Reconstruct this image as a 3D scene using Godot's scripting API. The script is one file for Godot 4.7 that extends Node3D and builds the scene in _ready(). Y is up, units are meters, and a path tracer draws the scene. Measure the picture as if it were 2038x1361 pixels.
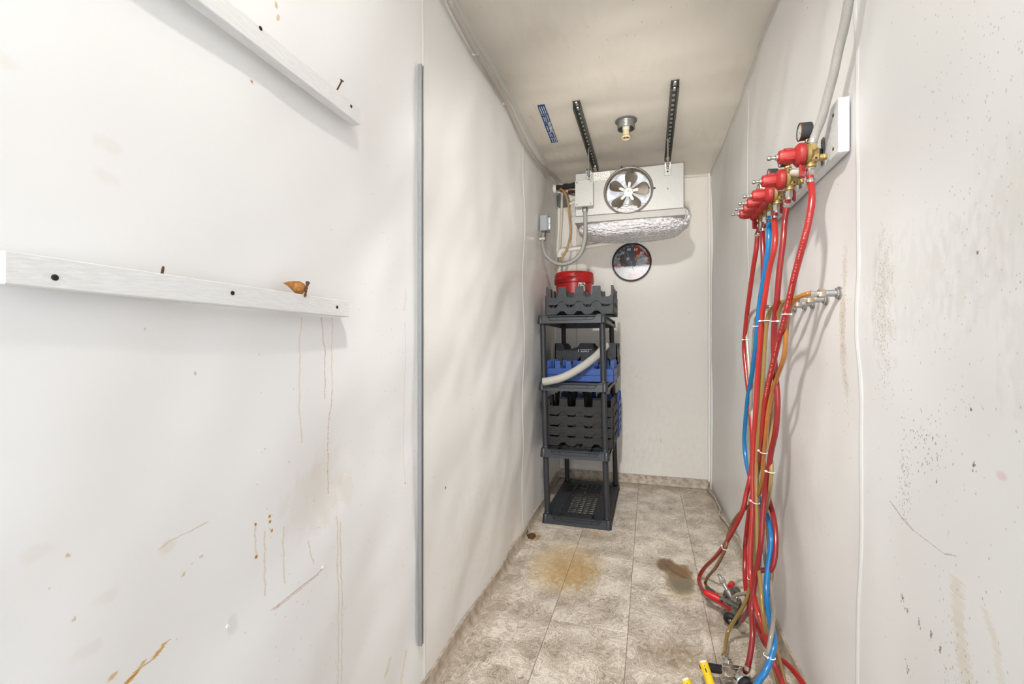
extends Node3D
# A walk-in cooler. Corridor metres: x to the right, y up, d = distance down the corridor from the camera (d = -z).

var M := {}
var names := {}
var env: Environment

func _ready() -> void:
	# ---- camera, sky, exposure, lights -------------------------------------------------
	var cam := Camera3D.new()
	cam.name = "camera"
	cam.keep_aspect = Camera3D.KEEP_HEIGHT
	var near := 0.05
	cam.set_frustum(2.0 * near * 680.5 / 906.0, Vector2(0.0, 7.5 / 906.0 * near), near, 60.0)
	cam.position = Vector3(0, 1.10, 0)
	cam.rotation_degrees.y = 16.711
	add_child(cam)
	var we := WorldEnvironment.new()
	we.name = "world_environment"
	env = Environment.new()
	env.background_mode = Environment.BG_COLOR
	env.background_color = Color(0.90, 0.945, 1.0)
	env.background_energy_multiplier = 5.2
	env.tonemap_mode = Environment.TONE_MAPPER_LINEAR
	env.tonemap_exposure = 0.95
	env.sdfgi_enabled = true
	env.ssao_enabled = true
	env.ssil_enabled = true
	we.environment = env
	add_child(we)
	make_materials()
	#TEST
	unseen_ceiling_lamp(p3(-0.12, 2.20, 0.30))
	added_fill_flash(p3(-0.05, 0.95, -0.30))
	# ---- the room --------------------------------------------------------------------
	build_shell()
	build_left_wall_things()
	build_ceiling_things()
	build_evaporator()
	build_plumbing()
	build_shelf_unit()
	build_shelf_contents()
	build_regulator_board()
	build_tap_shanks()
	build_hoses()
	build_couplers()
	build_small_things()

# ======================================================================= helpers
func p3(x: float, y: float, d: float) -> Vector3:
	return Vector3(x, y, -d)

func pts3(a: Array) -> PackedVector3Array:
	var out := PackedVector3Array()
	for q in a:
		out.append(Vector3(q[0], q[1], -q[2]))
	return out

func new_st() -> SurfaceTool:
	var st := SurfaceTool.new()
	st.begin(Mesh.PRIMITIVE_TRIANGLES)
	return st

func put(st: SurfaceTool, a: Vector3, n: Vector3, uv: Vector2) -> void:
	st.set_normal(n)
	st.set_uv(uv)
	st.add_vertex(a)

func tri(st: SurfaceTool, a: Vector3, b: Vector3, c: Vector3, na: Vector3, nb: Vector3, nc: Vector3, ua := Vector2.ZERO, ub := Vector2.ZERO, uc := Vector2.ZERO) -> void:
	if (b - a).cross(c - a).dot(na + nb + nc) > 0.0:
		put(st, a, na, ua); put(st, c, nc, uc); put(st, b, nb, ub)
	else:
		put(st, a, na, ua); put(st, b, nb, ub); put(st, c, nc, uc)

func quad(st: SurfaceTool, a: Vector3, b: Vector3, c: Vector3, d: Vector3, n: Vector3) -> void:
	tri(st, a, b, c, n, n, n)
	tri(st, a, c, d, n, n, n)

func qn(st: SurfaceTool, a: Vector3, b: Vector3, c: Vector3, d: Vector3, na: Vector3, nb: Vector3, nc: Vector3, nd: Vector3) -> void:
	tri(st, a, b, c, na, nb, nc)
	tri(st, a, c, d, na, nc, nd)

func box(st: SurfaceTool, c: Vector3, s: Vector3, bev := 0.002, b := Basis()) -> void:
	var h := s * 0.5
	var e: float = minf(bev, minf(h.x, minf(h.y, h.z)) * 0.8)
	for ax in 3:
		var i := (ax + 1) % 3
		var j := (ax + 2) % 3
		for sg in [-1.0, 1.0]:
			var q: Array[Vector3] = []
			for w in [[-1.0, -1.0], [1.0, -1.0], [1.0, 1.0], [-1.0, 1.0]]:
				var v := Vector3.ZERO
				v[ax] = sg * h[ax]
				v[i] = w[0] * (h[i] - e)
				v[j] = w[1] * (h[j] - e)
				q.append(c + b * v)
			var n := Vector3.ZERO
			n[ax] = sg
			quad(st, q[0], q[1], q[2], q[3], b * n)
		if e > 0.00001:
			for si in [-1.0, 1.0]:
				for sj in [-1.0, 1.0]:
					var q2: Array[Vector3] = []
					for w2 in [[0, -1.0], [1, -1.0], [1, 1.0], [0, 1.0]]:
						var v2 := Vector3.ZERO
						v2[i] = si * (h[i] if w2[0] == 0 else h[i] - e)
						v2[j] = sj * (h[j] - e if w2[0] == 0 else h[j])
						v2[ax] = w2[1] * (h[ax] - e)
						q2.append(c + b * v2)
					var n2 := Vector3.ZERO
					n2[i] = si
					n2[j] = sj
					quad(st, q2[0], q2[1], q2[2], q2[3], (b * n2).normalized())
	if e > 0.00001:
		for sx in [-1.0, 1.0]:
			for sy in [-1.0, 1.0]:
				for sz in [-1.0, 1.0]:
					var a1 := c + b * Vector3(sx * h.x, sy * (h.y - e), sz * (h.z - e))
					var a2 := c + b * Vector3(sx * (h.x - e), sy * h.y, sz * (h.z - e))
					var a3 := c + b * Vector3(sx * (h.x - e), sy * (h.y - e), sz * h.z)
					var n3 := (b * Vector3(sx, sy, sz)).normalized()
					tri(st, a1, a2, a3, n3, n3, n3)

func axis_basis(axis: Vector3) -> Basis:   # y along axis
	var y := axis.normalized()
	var x := y.cross(Vector3(0, 0, 1))
	if x.length() < 0.05:
		x = y.cross(Vector3(1, 0, 0))
	x = x.normalized()
	return Basis(x, y, x.cross(y).normalized())

func lathe(st: SurfaceTool, prof: Array, origin: Vector3, axis: Vector3, sides := 24, facet := false, turn := 0.0) -> void:
	# prof: [radius, height along axis]; bottom axis -> outside -> top axis
	var b := axis_basis(axis)
	var m := prof.size() - 1
	var seg: Array[Vector2] = []
	for k in m:
		var dr: float = prof[k + 1][0] - prof[k][0]
		var dh: float = prof[k + 1][1] - prof[k][1]
		seg.append(Vector2(dh, -dr).normalized())
	for k in m:
		var n0 := seg[k]
		var n1 := seg[k]
		if k > 0 and seg[k].dot(seg[k - 1]) > 0.75:
			n0 = (seg[k] + seg[k - 1]).normalized()
		if k < m - 1 and seg[k].dot(seg[k + 1]) > 0.75:
			n1 = (seg[k] + seg[k + 1]).normalized()
		var r0: float = prof[k][0]
		var h0: float = prof[k][1]
		var r1: float = prof[k + 1][0]
		var h1: float = prof[k + 1][1]
		for s in sides:
			var t0 := turn + TAU * s / sides
			var t1 := turn + TAU * (s + 1) / sides
			var tm := (t0 + t1) * 0.5
			var e0 := Vector3(cos(t0), 0, sin(t0))
			var e1 := Vector3(cos(t1), 0, sin(t1))
			var f0 := e0
			var f1 := e1
			if facet:
				f0 = Vector3(cos(tm), 0, sin(tm))
				f1 = f0
			var a := origin + b * (e0 * r0 + Vector3(0, h0, 0))
			var a2 := origin + b * (e1 * r0 + Vector3(0, h0, 0))
			var c := origin + b * (e0 * r1 + Vector3(0, h1, 0))
			var c2 := origin + b * (e1 * r1 + Vector3(0, h1, 0))
			var na := b * (f0 * n0.x + Vector3(0, n0.y, 0))
			var na2 := b * (f1 * n0.x + Vector3(0, n0.y, 0))
			var nc := b * (f0 * n1.x + Vector3(0, n1.y, 0))
			var nc2 := b * (f1 * n1.x + Vector3(0, n1.y, 0))
			if r0 > 0.000001:
				tri(st, a, a2, c2, na, na2, nc2)
			if r1 > 0.000001:
				tri(st, a, c2, c, na, nc2, nc)

func cyl(st: SurfaceTool, a: Vector3, b: Vector3, r: float, sides := 16, bev := 0.001) -> void:
	var l := (b - a).length()
	var e := minf(bev, minf(r * 0.4, l * 0.3))
	lathe(st, [[0, 0], [r - e, 0], [r, e], [r, l - e], [r - e, l], [0, l]], a, b - a, sides)

func hexnut(st: SurfaceTool, a: Vector3, b: Vector3, r: float, turn := 0.0) -> void:
	var l := (b - a).length()
	lathe(st, [[0, 0], [r * 0.9, 0], [r, l * 0.12], [r, l * 0.88], [r * 0.9, l], [0, l]], a, b - a, 6, true, turn)

func curve(p: PackedVector3Array, per := 5) -> PackedVector3Array:
	var out := PackedVector3Array()
	for i in p.size() - 1:
		var a := p[maxi(i - 1, 0)]
		var b := p[i]
		var c := p[i + 1]
		var d := p[mini(i + 2, p.size() - 1)]
		for k in per:
			out.append(b.cubic_interpolate(c, a, d, float(k) / per))
	out.append(p[p.size() - 1])
	return out

func tube(st: SurfaceTool, p: PackedVector3Array, r: float, sides := 10, caps := true, radii := PackedFloat32Array(), closed := false) -> void:
	var n := p.size()
	var tan: Array[Vector3] = []
	for i in n:
		var a := p[maxi(i - 1, 0)]
		var c := p[mini(i + 1, n - 1)]
		if closed:
			a = p[(i - 1 + n) % n]
			c = p[(i + 1) % n]
		tan.append((c - a).normalized())
	var x := tan[0].cross(Vector3.UP)
	if x.length() < 0.1:
		x = tan[0].cross(Vector3.RIGHT)
	x = x.normalized()
	var rings: Array = []
	var norms: Array = []
	for i in n:
		x = (x - tan[i] * x.dot(tan[i])).normalized()
		var y := tan[i].cross(x)
		var rr := r
		if radii.size() == n:
			rr = radii[i]
		var ring := PackedVector3Array()
		var nn := PackedVector3Array()
		for s in sides:
			var t := TAU * s / sides
			var v := x * cos(t) + y * sin(t)
			ring.append(p[i] + v * rr)
			nn.append(v)
		rings.append(ring)
		norms.append(nn)
	var last := n if closed else n - 1
	for i in last:
		var j := (i + 1) % n
		for s in sides:
			var u := (s + 1) % sides
			qn(st, rings[i][s], rings[i][u], rings[j][u], rings[j][s], norms[i][s], norms[i][u], norms[j][u], norms[j][s])
	if caps and not closed:
		for e in [0, n - 1]:
			var nv := tan[e] * (-1.0 if e == 0 else 1.0)
			for s in sides:
				tri(st, p[e], rings[e][s], rings[e][(s + 1) % sides], nv, nv, nv)

func extrude(st: SurfaceTool, poly: PackedVector2Array, t: Transform3D, depth: float) -> void:
	# polygon in local xy, from z = 0 to z = depth
	var idx := Geometry2D.triangulate_polygon(poly)
	var cw := Geometry2D.is_polygon_clockwise(poly)
	for k in range(0, idx.size(), 3):
		for e in 2:
			var z := 0.0 if e == 0 else depth
			var n := t.basis * Vector3(0, 0, -1.0 if e == 0 else 1.0) * signf(depth)
			var q: Array[Vector3] = []
			for w in 3:
				var v := poly[idx[k + w]]
				q.append(t * Vector3(v.x, v.y, z))
			tri(st, q[0], q[1], q[2], n, n, n)
	var m := poly.size()
	for k in m:
		var a := poly[k]
		var b := poly[(k + 1) % m]
		var d := (b - a).normalized()
		var nn := Vector2(d.y, -d.x)
		if cw:
			nn = -nn
		quad(st, t * Vector3(a.x, a.y, 0), t * Vector3(b.x, b.y, 0), t * Vector3(b.x, b.y, depth), t * Vector3(a.x, a.y, depth), t.basis * Vector3(nn.x, nn.y, 0))

func grid(st: SurfaceTool, nu: int, nv: int, f: Callable, toward: Vector3) -> void:
	# f(u, v) -> Vector3 with u, v in 0..1; smooth, normals on the side of toward, uv = (u, 1 - v)
	var p: Array = []
	for i in nu + 1:
		var row := PackedVector3Array()
		for j in nv + 1:
			row.append(f.call(float(i) / nu, float(j) / nv))
		p.append(row)
	var nr: Array = []
	for i in nu + 1:
		var row2 := PackedVector3Array()
		for j in nv + 1:
			var du: Vector3 = p[mini(i + 1, nu)][j] - p[maxi(i - 1, 0)][j]
			var dv: Vector3 = p[i][mini(j + 1, nv)] - p[i][maxi(j - 1, 0)]
			var n := du.cross(dv).normalized()
			if n.dot(toward) < 0.0:
				n = -n
			row2.append(n)
		nr.append(row2)
	for i in nu:
		for j in nv:
			var u0 := float(i) / nu
			var u1 := float(i + 1) / nu
			var v0 := 1.0 - float(j) / nv
			var v1 := 1.0 - float(j + 1) / nv
			tri(st, p[i][j], p[i + 1][j], p[i + 1][j + 1], nr[i][j], nr[i + 1][j], nr[i + 1][j + 1], Vector2(u0, v0), Vector2(u1, v0), Vector2(u1, v1))
			tri(st, p[i][j], p[i + 1][j + 1], p[i][j + 1], nr[i][j], nr[i + 1][j + 1], nr[i][j + 1], Vector2(u0, v0), Vector2(u1, v1), Vector2(u0, v1))

func blob(st: SurfaceTool, c: Vector3, r: Vector3, ex: float, nu: int, nv: int, bump: Callable, b := Basis()) -> void:
	# superellipsoid, bump(direction) -> added radius share
	var sg := func(w: float, e: float) -> float: return signf(w) * pow(absf(w), e)
	var f := func(u: float, v: float) -> Vector3:
		var a := (v - 0.5) * PI
		var o := u * TAU
		var dir := Vector3(cos(a) * cos(o), sin(a), cos(a) * sin(o))
		var q := Vector3(sg.call(cos(a), ex) * sg.call(cos(o), ex), sg.call(sin(a), ex), sg.call(cos(a), ex) * sg.call(sin(o), ex))
		var g: float = 1.0 + bump.call(dir)
		return c + b * (q * r * g)
	var p: Array = []
	for i in nu + 1:
		var row := PackedVector3Array()
		for j in nv + 1:
			row.append(f.call(float(i % nu) / nu, float(j) / nv))
		p.append(row)
	for i in nu:
		for j in nv:
			var q: Array = [p[i][j], p[i + 1][j], p[i + 1][j + 1], p[i][j + 1]]
			var ns: Array = []
			for w in [[i, j], [i + 1, j], [i + 1, j + 1], [i, j + 1]]:
				var iu: int = w[0] % nu
				var jv: int = w[1]
				var du: Vector3 = p[(iu + 1) % nu][jv] - p[(iu - 1 + nu) % nu][jv]
				var dv: Vector3 = p[iu][mini(jv + 1, nv)] - p[iu][maxi(jv - 1, 0)]
				var n := du.cross(dv)
				var out: Vector3 = p[iu][jv] - c
				if n.length() < 1e-12:
					n = out
				n = n.normalized()
				if n.dot(out) < 0.0:
					n = -n
				ns.append(n)
			qn(st, q[0], q[1], q[2], q[3], ns[0], ns[1], ns[2], ns[3])

# ---- objects
func numbered(called: String) -> String:
	if not names.has(called):
		names[called] = 0
		return called
	names[called] += 1
	return "%s_%03d" % [called, names[called]]

func wpos(n: Node) -> Vector3:
	var q := Vector3.ZERO
	while n != self and n is Node3D:
		q += (n as Node3D).position
		n = n.get_parent()
	return q

func tag(o: Node, label: String, category: String, group := "") -> Node:
	o.set_meta("label", label)
	o.set_meta("category", category)
	if group:
		o.set_meta("group", group)
	return o

func thing(called: String, label: String, category: String, at := Vector3.ZERO, group := "") -> Node3D:
	var o := Node3D.new()
	o.name = numbered(called)
	o.position = at
	add_child(o)
	tag(o, label, category, group)
	return o

func local_obj(called: String, st: SurfaceTool, m: Material, parent: Node) -> MeshInstance3D:   # geometry in the parent's own axes
	var o := MeshInstance3D.new()
	o.mesh = st.commit()
	o.material_override = m
	o.name = numbered(called) if parent == self else called
	parent.add_child(o, true)
	return o

func obj(called: String, st: SurfaceTool, m: Material, parent: Node = null) -> MeshInstance3D:   # geometry in room coordinates
	if parent == null:
		parent = self
	var o := local_obj(called, st, m, parent)
	if parent != self:
		o.position = -wpos(parent)
	return o

func struct(called: String, st: SurfaceTool, m: Material, parent: Node = null) -> MeshInstance3D:
	var o := obj(called, st, m, parent)
	o.set_meta("kind", "structure")
	return o

func dup(src: Node3D, at: Vector3, label: String) -> Node3D:
	var r: Node3D = src.duplicate()
	r.name = numbered(String(src.name).split("_0")[0])
	add_child(r)
	r.position = at
	r.set_meta("label", label)
	return r

func letters(t: String, size: float, m: Material, parent: Node, xf: Transform3D, bold := false, called := "lettering") -> void:
	var tm := TextMesh.new()
	var f := SystemFont.new()
	f.font_names = PackedStringArray(["Droid Sans"])
	if bold:
		f.font_weight = 700
	tm.font = f
	tm.text = t
	tm.font_size = 32
	tm.pixel_size = size / 32.0
	tm.depth = 0.0006
	var o := MeshInstance3D.new()
	o.mesh = tm
	o.material_override = m
	o.name = called
	parent.add_child(o, true)
	o.transform = Transform3D(xf.basis, xf.origin - wpos(parent))

# ======================================================================= materials
func col(r: int, g: int, b: int) -> Color:
	return Color(r / 255.0, g / 255.0, b / 255.0)

func mat(called: String, c: Color, rough := 0.6, metal := 0.0) -> StandardMaterial3D:
	var m := StandardMaterial3D.new()
	m.albedo_color = c
	m.roughness = rough
	m.metallic = metal
	m.resource_name = called
	M[called] = m
	return m

func noise(seed_: int, freq: float, kind := FastNoiseLite.TYPE_SIMPLEX_SMOOTH, oct := 4) -> FastNoiseLite:
	var n := FastNoiseLite.new()
	n.seed = seed_
	n.noise_type = kind
	n.frequency = freq
	n.fractal_octaves = oct
	return n

func noise_image(n: FastNoiseLite, size: int) -> Image:
	return n.get_seamless_image(size, size)

func normal_tex(n: FastNoiseLite, size: int, strength: float) -> ImageTexture:
	var im := noise_image(n, size)
	im.convert(Image.FORMAT_RGBA8)
	im.bump_map_to_normal_map(strength)
	return ImageTexture.create_from_image(im)

func tint_tex(n: FastNoiseLite, size: int, a: Color, b: Color, bias := 0.0) -> ImageTexture:
	var im := noise_image(n, size)
	im.convert(Image.FORMAT_L8)
	var src := im.get_data()
	var out := Image.create(size, size, false, Image.FORMAT_RGB8)
	var data := PackedByteArray()
	data.resize(size * size * 3)
	for i in size * size:
		var t := clampf(src[i] / 255.0 + bias, 0.0, 1.0)
		data[i * 3] = int(clampf(lerpf(a.r, b.r, t), 0.0, 1.0) * 255.0)
		data[i * 3 + 1] = int(clampf(lerpf(a.g, b.g, t), 0.0, 1.0) * 255.0)
		data[i * 3 + 2] = int(clampf(lerpf(a.b, b.b, t), 0.0, 1.0) * 255.0)
	out.set_data(size, size, false, Image.FORMAT_RGB8, data)
	return ImageTexture.create_from_image(out)

func triplanar(m: StandardMaterial3D, scale: float) -> void:
	m.uv1_triplanar = true
	m.uv1_world_triplanar = true
	m.uv1_scale = Vector3.ONE * scale

func make_materials() -> void:
	var pebble := normal_tex(noise(3, 0.09, FastNoiseLite.TYPE_SIMPLEX_SMOOTH, 3), 512, 2.0)
	var fine := normal_tex(noise(9, 0.25, FastNoiseLite.TYPE_SIMPLEX, 2), 256, 2.0)
	var m: StandardMaterial3D
	for w in [["frp", col(244, 242, 239)]]:
		m = mat(w[0], w[1], 0.42)
		m.normal_enabled = true
		m.normal_texture = pebble
		m.normal_scale = 0.10
		triplanar(m, 4.0)
	mat("slab", col(205, 202, 196), 0.8)
	mat("print_pale", col(214, 150, 144), 0.6)
	mat("grout", col(160, 142, 124), 0.9)
	mat("trim_white", col(238, 237, 234), 0.45)
	mat("trim_grey", col(214, 211, 204), 0.4)
	m = mat("paint_wood", col(238, 238, 237), 0.5)
	m.albedo_texture = tint_tex(noise(21, 0.03), 256, Color(0.96, 0.96, 0.96), Color(1, 1, 1))
	m.normal_enabled = true
	m.normal_texture = normal_tex(noise(22, 0.05), 256, 6.0)
	m.normal_scale = 0.22
	m.uv1_triplanar = true
	m.uv1_world_triplanar = true
	m.uv1_scale = Vector3(6, 24, 2.5)
	mat("dark_screw", col(52, 47, 45), 0.45, 0.5)
	mat("rust", col(104, 74, 52), 0.8, 0.2)
	m = mat("cork", col(226, 172, 108), 0.95)
	m.albedo_texture = tint_tex(noise(5, 0.12, FastNoiseLite.TYPE_SIMPLEX, 3), 128, Color(0.62, 0.5, 0.4), Color(1.1, 1.05, 1.0))
	triplanar(m, 20.0)
	mat("aluminium", col(170, 174, 176), 0.38, 0.85)
	mat("zinc", col(176, 176, 172), 0.32, 0.9)
	mat("steel_dull", col(128, 124, 116), 0.45, 0.8)
	mat("chrome", col(205, 203, 198), 0.16, 1.0)
	mat("slot_dark", col(38, 38, 40), 0.7)
	m = mat("strut_steel", col(92, 93, 88), 0.5, 0.45)
	m = mat("housing", col(178, 176, 172), 0.42, 0.35)
	m.albedo_texture = tint_tex(noise(61, 0.16, FastNoiseLite.TYPE_SIMPLEX, 2), 256, Color(0.86, 0.86, 0.86), Color(1.06, 1.06, 1.06))
	m.normal_enabled = true
	m.normal_texture = fine
	m.normal_scale = 0.22
	triplanar(m, 4.0)
	mat("fan_blade", col(116, 108, 96), 0.5, 0.5)
	mat("fan_hub", col(214, 208, 198), 0.4, 0.6)
	mat("shroud", col(126, 118, 108), 0.5, 0.4)
	m = mat("ice", col(232, 231, 232), 0.28)
	var cell := noise(62, 0.04, FastNoiseLite.TYPE_CELLULAR, 1)
	cell.cellular_return_type = FastNoiseLite.RETURN_DISTANCE
	cell.cellular_jitter = 0.9
	m.normal_enabled = true
	m.normal_texture = normal_tex(cell, 512, 20.0)
	m.normal_scale = 0.9
	m.albedo_texture = tint_tex(cell, 512, Color(1.0, 1.0, 1.0), Color(0.84, 0.83, 0.84))
	triplanar(m, 3.0)
	mat("frost", col(236, 240, 246), 0.5)
	mat("conduit_grey", col(140, 138, 132), 0.5)
	mat("box_grey", col(146, 150, 154), 0.45)
	mat("box_bubble", col(196, 202, 206), 0.15)
	mat("pvc", col(228, 224, 214), 0.4)
	mat("pvc_aged", col(212, 205, 190), 0.45)
	mat("cable_beige", col(188, 180, 170), 0.5)
	mat("tan_tube", col(176, 142, 92), 0.3)
	mat("insulation", col(38, 37, 36), 0.85)
	mat("copper", col(176, 124, 88), 0.4, 0.7)
	mat("box_dark_grey", col(104, 106, 108), 0.5)
	m = mat("black_plastic", col(44, 46, 50), 0.42)
	m.normal_enabled = true
	m.normal_texture = fine
	m.normal_scale = 0.25
	triplanar(m, 6.0)
	m = mat("crate_black", col(50, 53, 58), 0.5)
	m.normal_enabled = true
	m.normal_texture = fine
	m.normal_scale = 0.3
	m.albedo_texture = tint_tex(noise(41, 0.02, FastNoiseLite.TYPE_SIMPLEX, 5), 256, Color(0.72, 0.72, 0.70), Color(1.05, 1.03, 1.0))
	triplanar(m, 4.0)
	m = mat("crate_dusty", col(41, 40, 39), 0.65)
	m.albedo_texture = tint_tex(noise(42, 0.03, FastNoiseLite.TYPE_SIMPLEX, 5), 256, Color(0.7, 0.68, 0.66), Color(1.08, 1.02, 0.96))
	triplanar(m, 4.0)
	mat("crate_blue", col(36, 74, 146), 0.45)
	mat("bucket_red", col(176, 20, 20), 0.3)
	mat("sticker_white", col(226, 224, 214), 0.5)
	mat("ink_black", col(34, 34, 36), 0.6)
	mat("ink_white", col(232, 232, 228), 0.6)
	mat("sticker_blue", col(28, 74, 132), 0.45)
	mat("rim_black", col(14, 14, 15), 0.5)
	m = mat("braid", col(150, 146, 140), 0.3)
	mat("braid_thread", col(190, 186, 178), 0.5)
	mat("reg_red", col(154, 34, 31), 0.45)
	m = mat("brass", col(166, 140, 88), 0.45, 0.6)
	m.normal_enabled = true
	m.normal_texture = fine
	m.normal_scale = 0.3
	triplanar(m, 10.0)
	mat("gauge_black", col(44, 44, 46), 0.5)
	mat("gauge_face", col(206, 208, 208), 0.4)
	mat("rubber", col(28, 28, 29), 0.6)
	for h in [["hose_red", col(160, 30, 27)], ["hose_red_bright", col(174, 40, 33)], ["hose_red_dark", col(136, 20, 22)], ["hose_blue", col(12, 112, 172)]]:
		m = mat(h[0], h[1], 0.28)
		m.clearcoat_enabled = true
		m.clearcoat = 0.4
		m.clearcoat_roughness = 0.2
	for h in [["line_amber", col(166, 102, 30)], ["line_brown", col(116, 78, 46)], ["line_olive", col(142, 112, 54)], ["line_tan", col(158, 126, 74)], ["line_grey", col(140, 132, 122)], ["line_clear", col(166, 154, 138)]]:
		m = mat(h[0], h[1], 0.2)
		m.clearcoat_enabled = true
		m.clearcoat = 0.7
		m.clearcoat_roughness = 0.12
	m = mat("vinyl_edge_shaded", col(198, 184, 168), 0.5)  # floor vinyl again, darkened for the shade on its upturned face
	m.albedo_texture = tint_tex(noise(63, 0.035, FastNoiseLite.TYPE_SIMPLEX, 5), 256, Color(0.74, 0.72, 0.70), Color(1.1, 1.1, 1.08))
	triplanar(m, 2.2)
	mat("zip_tie", col(232, 228, 220), 0.45)
	mat("grip_yellow", col(238, 196, 16), 0.4)
	mat("grip_red", col(206, 24, 26), 0.35)
	mat("debris_brown", col(92, 58, 30), 0.9)
	var bulb := mat("unseen_lamp_glow", Color(1, 1, 1), 0.5)  # glow of the unseen ceiling lamp and the added flash
	bulb.emission_enabled = true
	bulb.emission = Color(1.0, 0.96, 0.9)
	bulb.emission_energy_multiplier = 3.0

# ======================================================================= unseen lamp and added fill lights behind and above the camera
func beam(called: String, at: Vector3, to: Vector3, energy: float, half: float, c: Color) -> void:
	var s := SpotLight3D.new()
	s.name = called
	s.light_color = c
	s.light_energy = energy
	s.light_size = 0.045
	s.spot_range = 12.0
	s.spot_attenuation = 2.0
	s.spot_angle = half
	s.spot_angle_attenuation = 1.0
	s.shadow_enabled = true
	add_child(s)
	s.look_at_from_position(at, to, Vector3.UP)

func unseen_ceiling_lamp(at: Vector3) -> void:  # out of view, placed to light the near walls and cast the board shadows
	var t := thing("unseen_ceiling_lamp", "unseen white globe lamp out of view under the ceiling, lighting the near walls", "lamp", at)
	var st := new_st()
	lathe(st, [[0, -0.05], [0.025, -0.043], [0.043, -0.025], [0.05, 0], [0.043, 0.025], [0.025, 0.043], [0, 0.05]], Vector3.ZERO, Vector3.UP, 24)
	local_obj("bulb", st, M.unseen_lamp_glow, t)
	st = new_st()
	lathe(st, [[0, 0.051], [0.022, 0.051], [0.022, 0.10], [0.05, 0.11], [0.055, 0.16], [0, 0.165]], Vector3.ZERO, Vector3.UP, 24)
	local_obj("socket", st, M.pvc, t)
	var warm := Color(1.0, 0.995, 0.98)
	var l := OmniLight3D.new()
	l.name = "unseen_lamp_light"
	l.light_color = warm
	l.light_energy = 0.23
	l.light_size = 0.03
	l.omni_range = 12.0
	l.omni_attenuation = 2.0
	l.shadow_enabled = true
	add_child(l)
	l.position = at
	# added fill beams that brighten the far corridor and the floor
	beam("added_corridor_beam", at, p3(-0.12, 0.70, 3.8), 3.5, 34.0, warm)
	beam("added_floor_beam", at, p3(-0.10, 0.0, 2.2), 3.5, 32.0, warm)

func added_fill_flash(at: Vector3) -> void:   # added fill light behind the camera, bounced off the far ceiling
	var t := thing("added_flash_head", "added black hand flash, unseen behind the camera, fill light for the far ceiling", "flash", at)
	var d := (p3(-0.12, 2.40, 3.35) - at).normalized()
	var st := new_st()
	box(st, Vector3.ZERO - d * 0.10, Vector3(0.07, 0.05, 0.10), 0.006, Basis.looking_at(d))
	local_obj("housing", st, M.rubber, t)
	st = new_st()
	box(st, Vector3.ZERO - d * 0.046, Vector3(0.06, 0.04, 0.006), 0.002, Basis.looking_at(d))
	local_obj("added_flash_glow", st, M.unseen_lamp_glow, t)
	beam("added_flash_light", at, p3(-0.12, 2.40, 3.35), 8.0, 15.5, Color(1.0, 0.98, 0.95))

# ======================================================================= the room
var bulge_noise: FastNoiseLite

func left_x(y: float, d: float) -> float:
	var x := -0.671
	if d > 2.45:
		x -= 0.049 * (d - 2.45) / 1.34
	return x - 0.010 + 0.019 * bulge_noise.get_noise_3d(d * 1.0, y * 1.15 - d * 0.45, 0.0) - 0.004

func right_x(y: float, d: float) -> float:
	var x := 0.465
	if d > 1.3:
		x -= 0.013 * clampf((d - 1.3) / 2.4, 0.0, 1.0)
	return x + 0.009 - 0.017 * bulge_noise.get_noise_3d(d * 1.0, y * 1.05 + d * 0.5, 40.0) + 0.003

func ceil_y(x: float, d: float) -> float:
	var s := clampf((x + 0.68) / 1.14, 0.0, 1.0)
	var l := 2.372 + 0.0 * d
	if d > 2.6:
		l += 0.085 * (d - 2.6) / 1.2
	var r := 2.424 - 0.012 * clampf(d / 3.8, 0.0, 1.0)
	return lerpf(l, r, s) + 0.012 * bulge_noise.get_noise_3d(x * 0.7, 3.0, d * 2.6)

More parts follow.
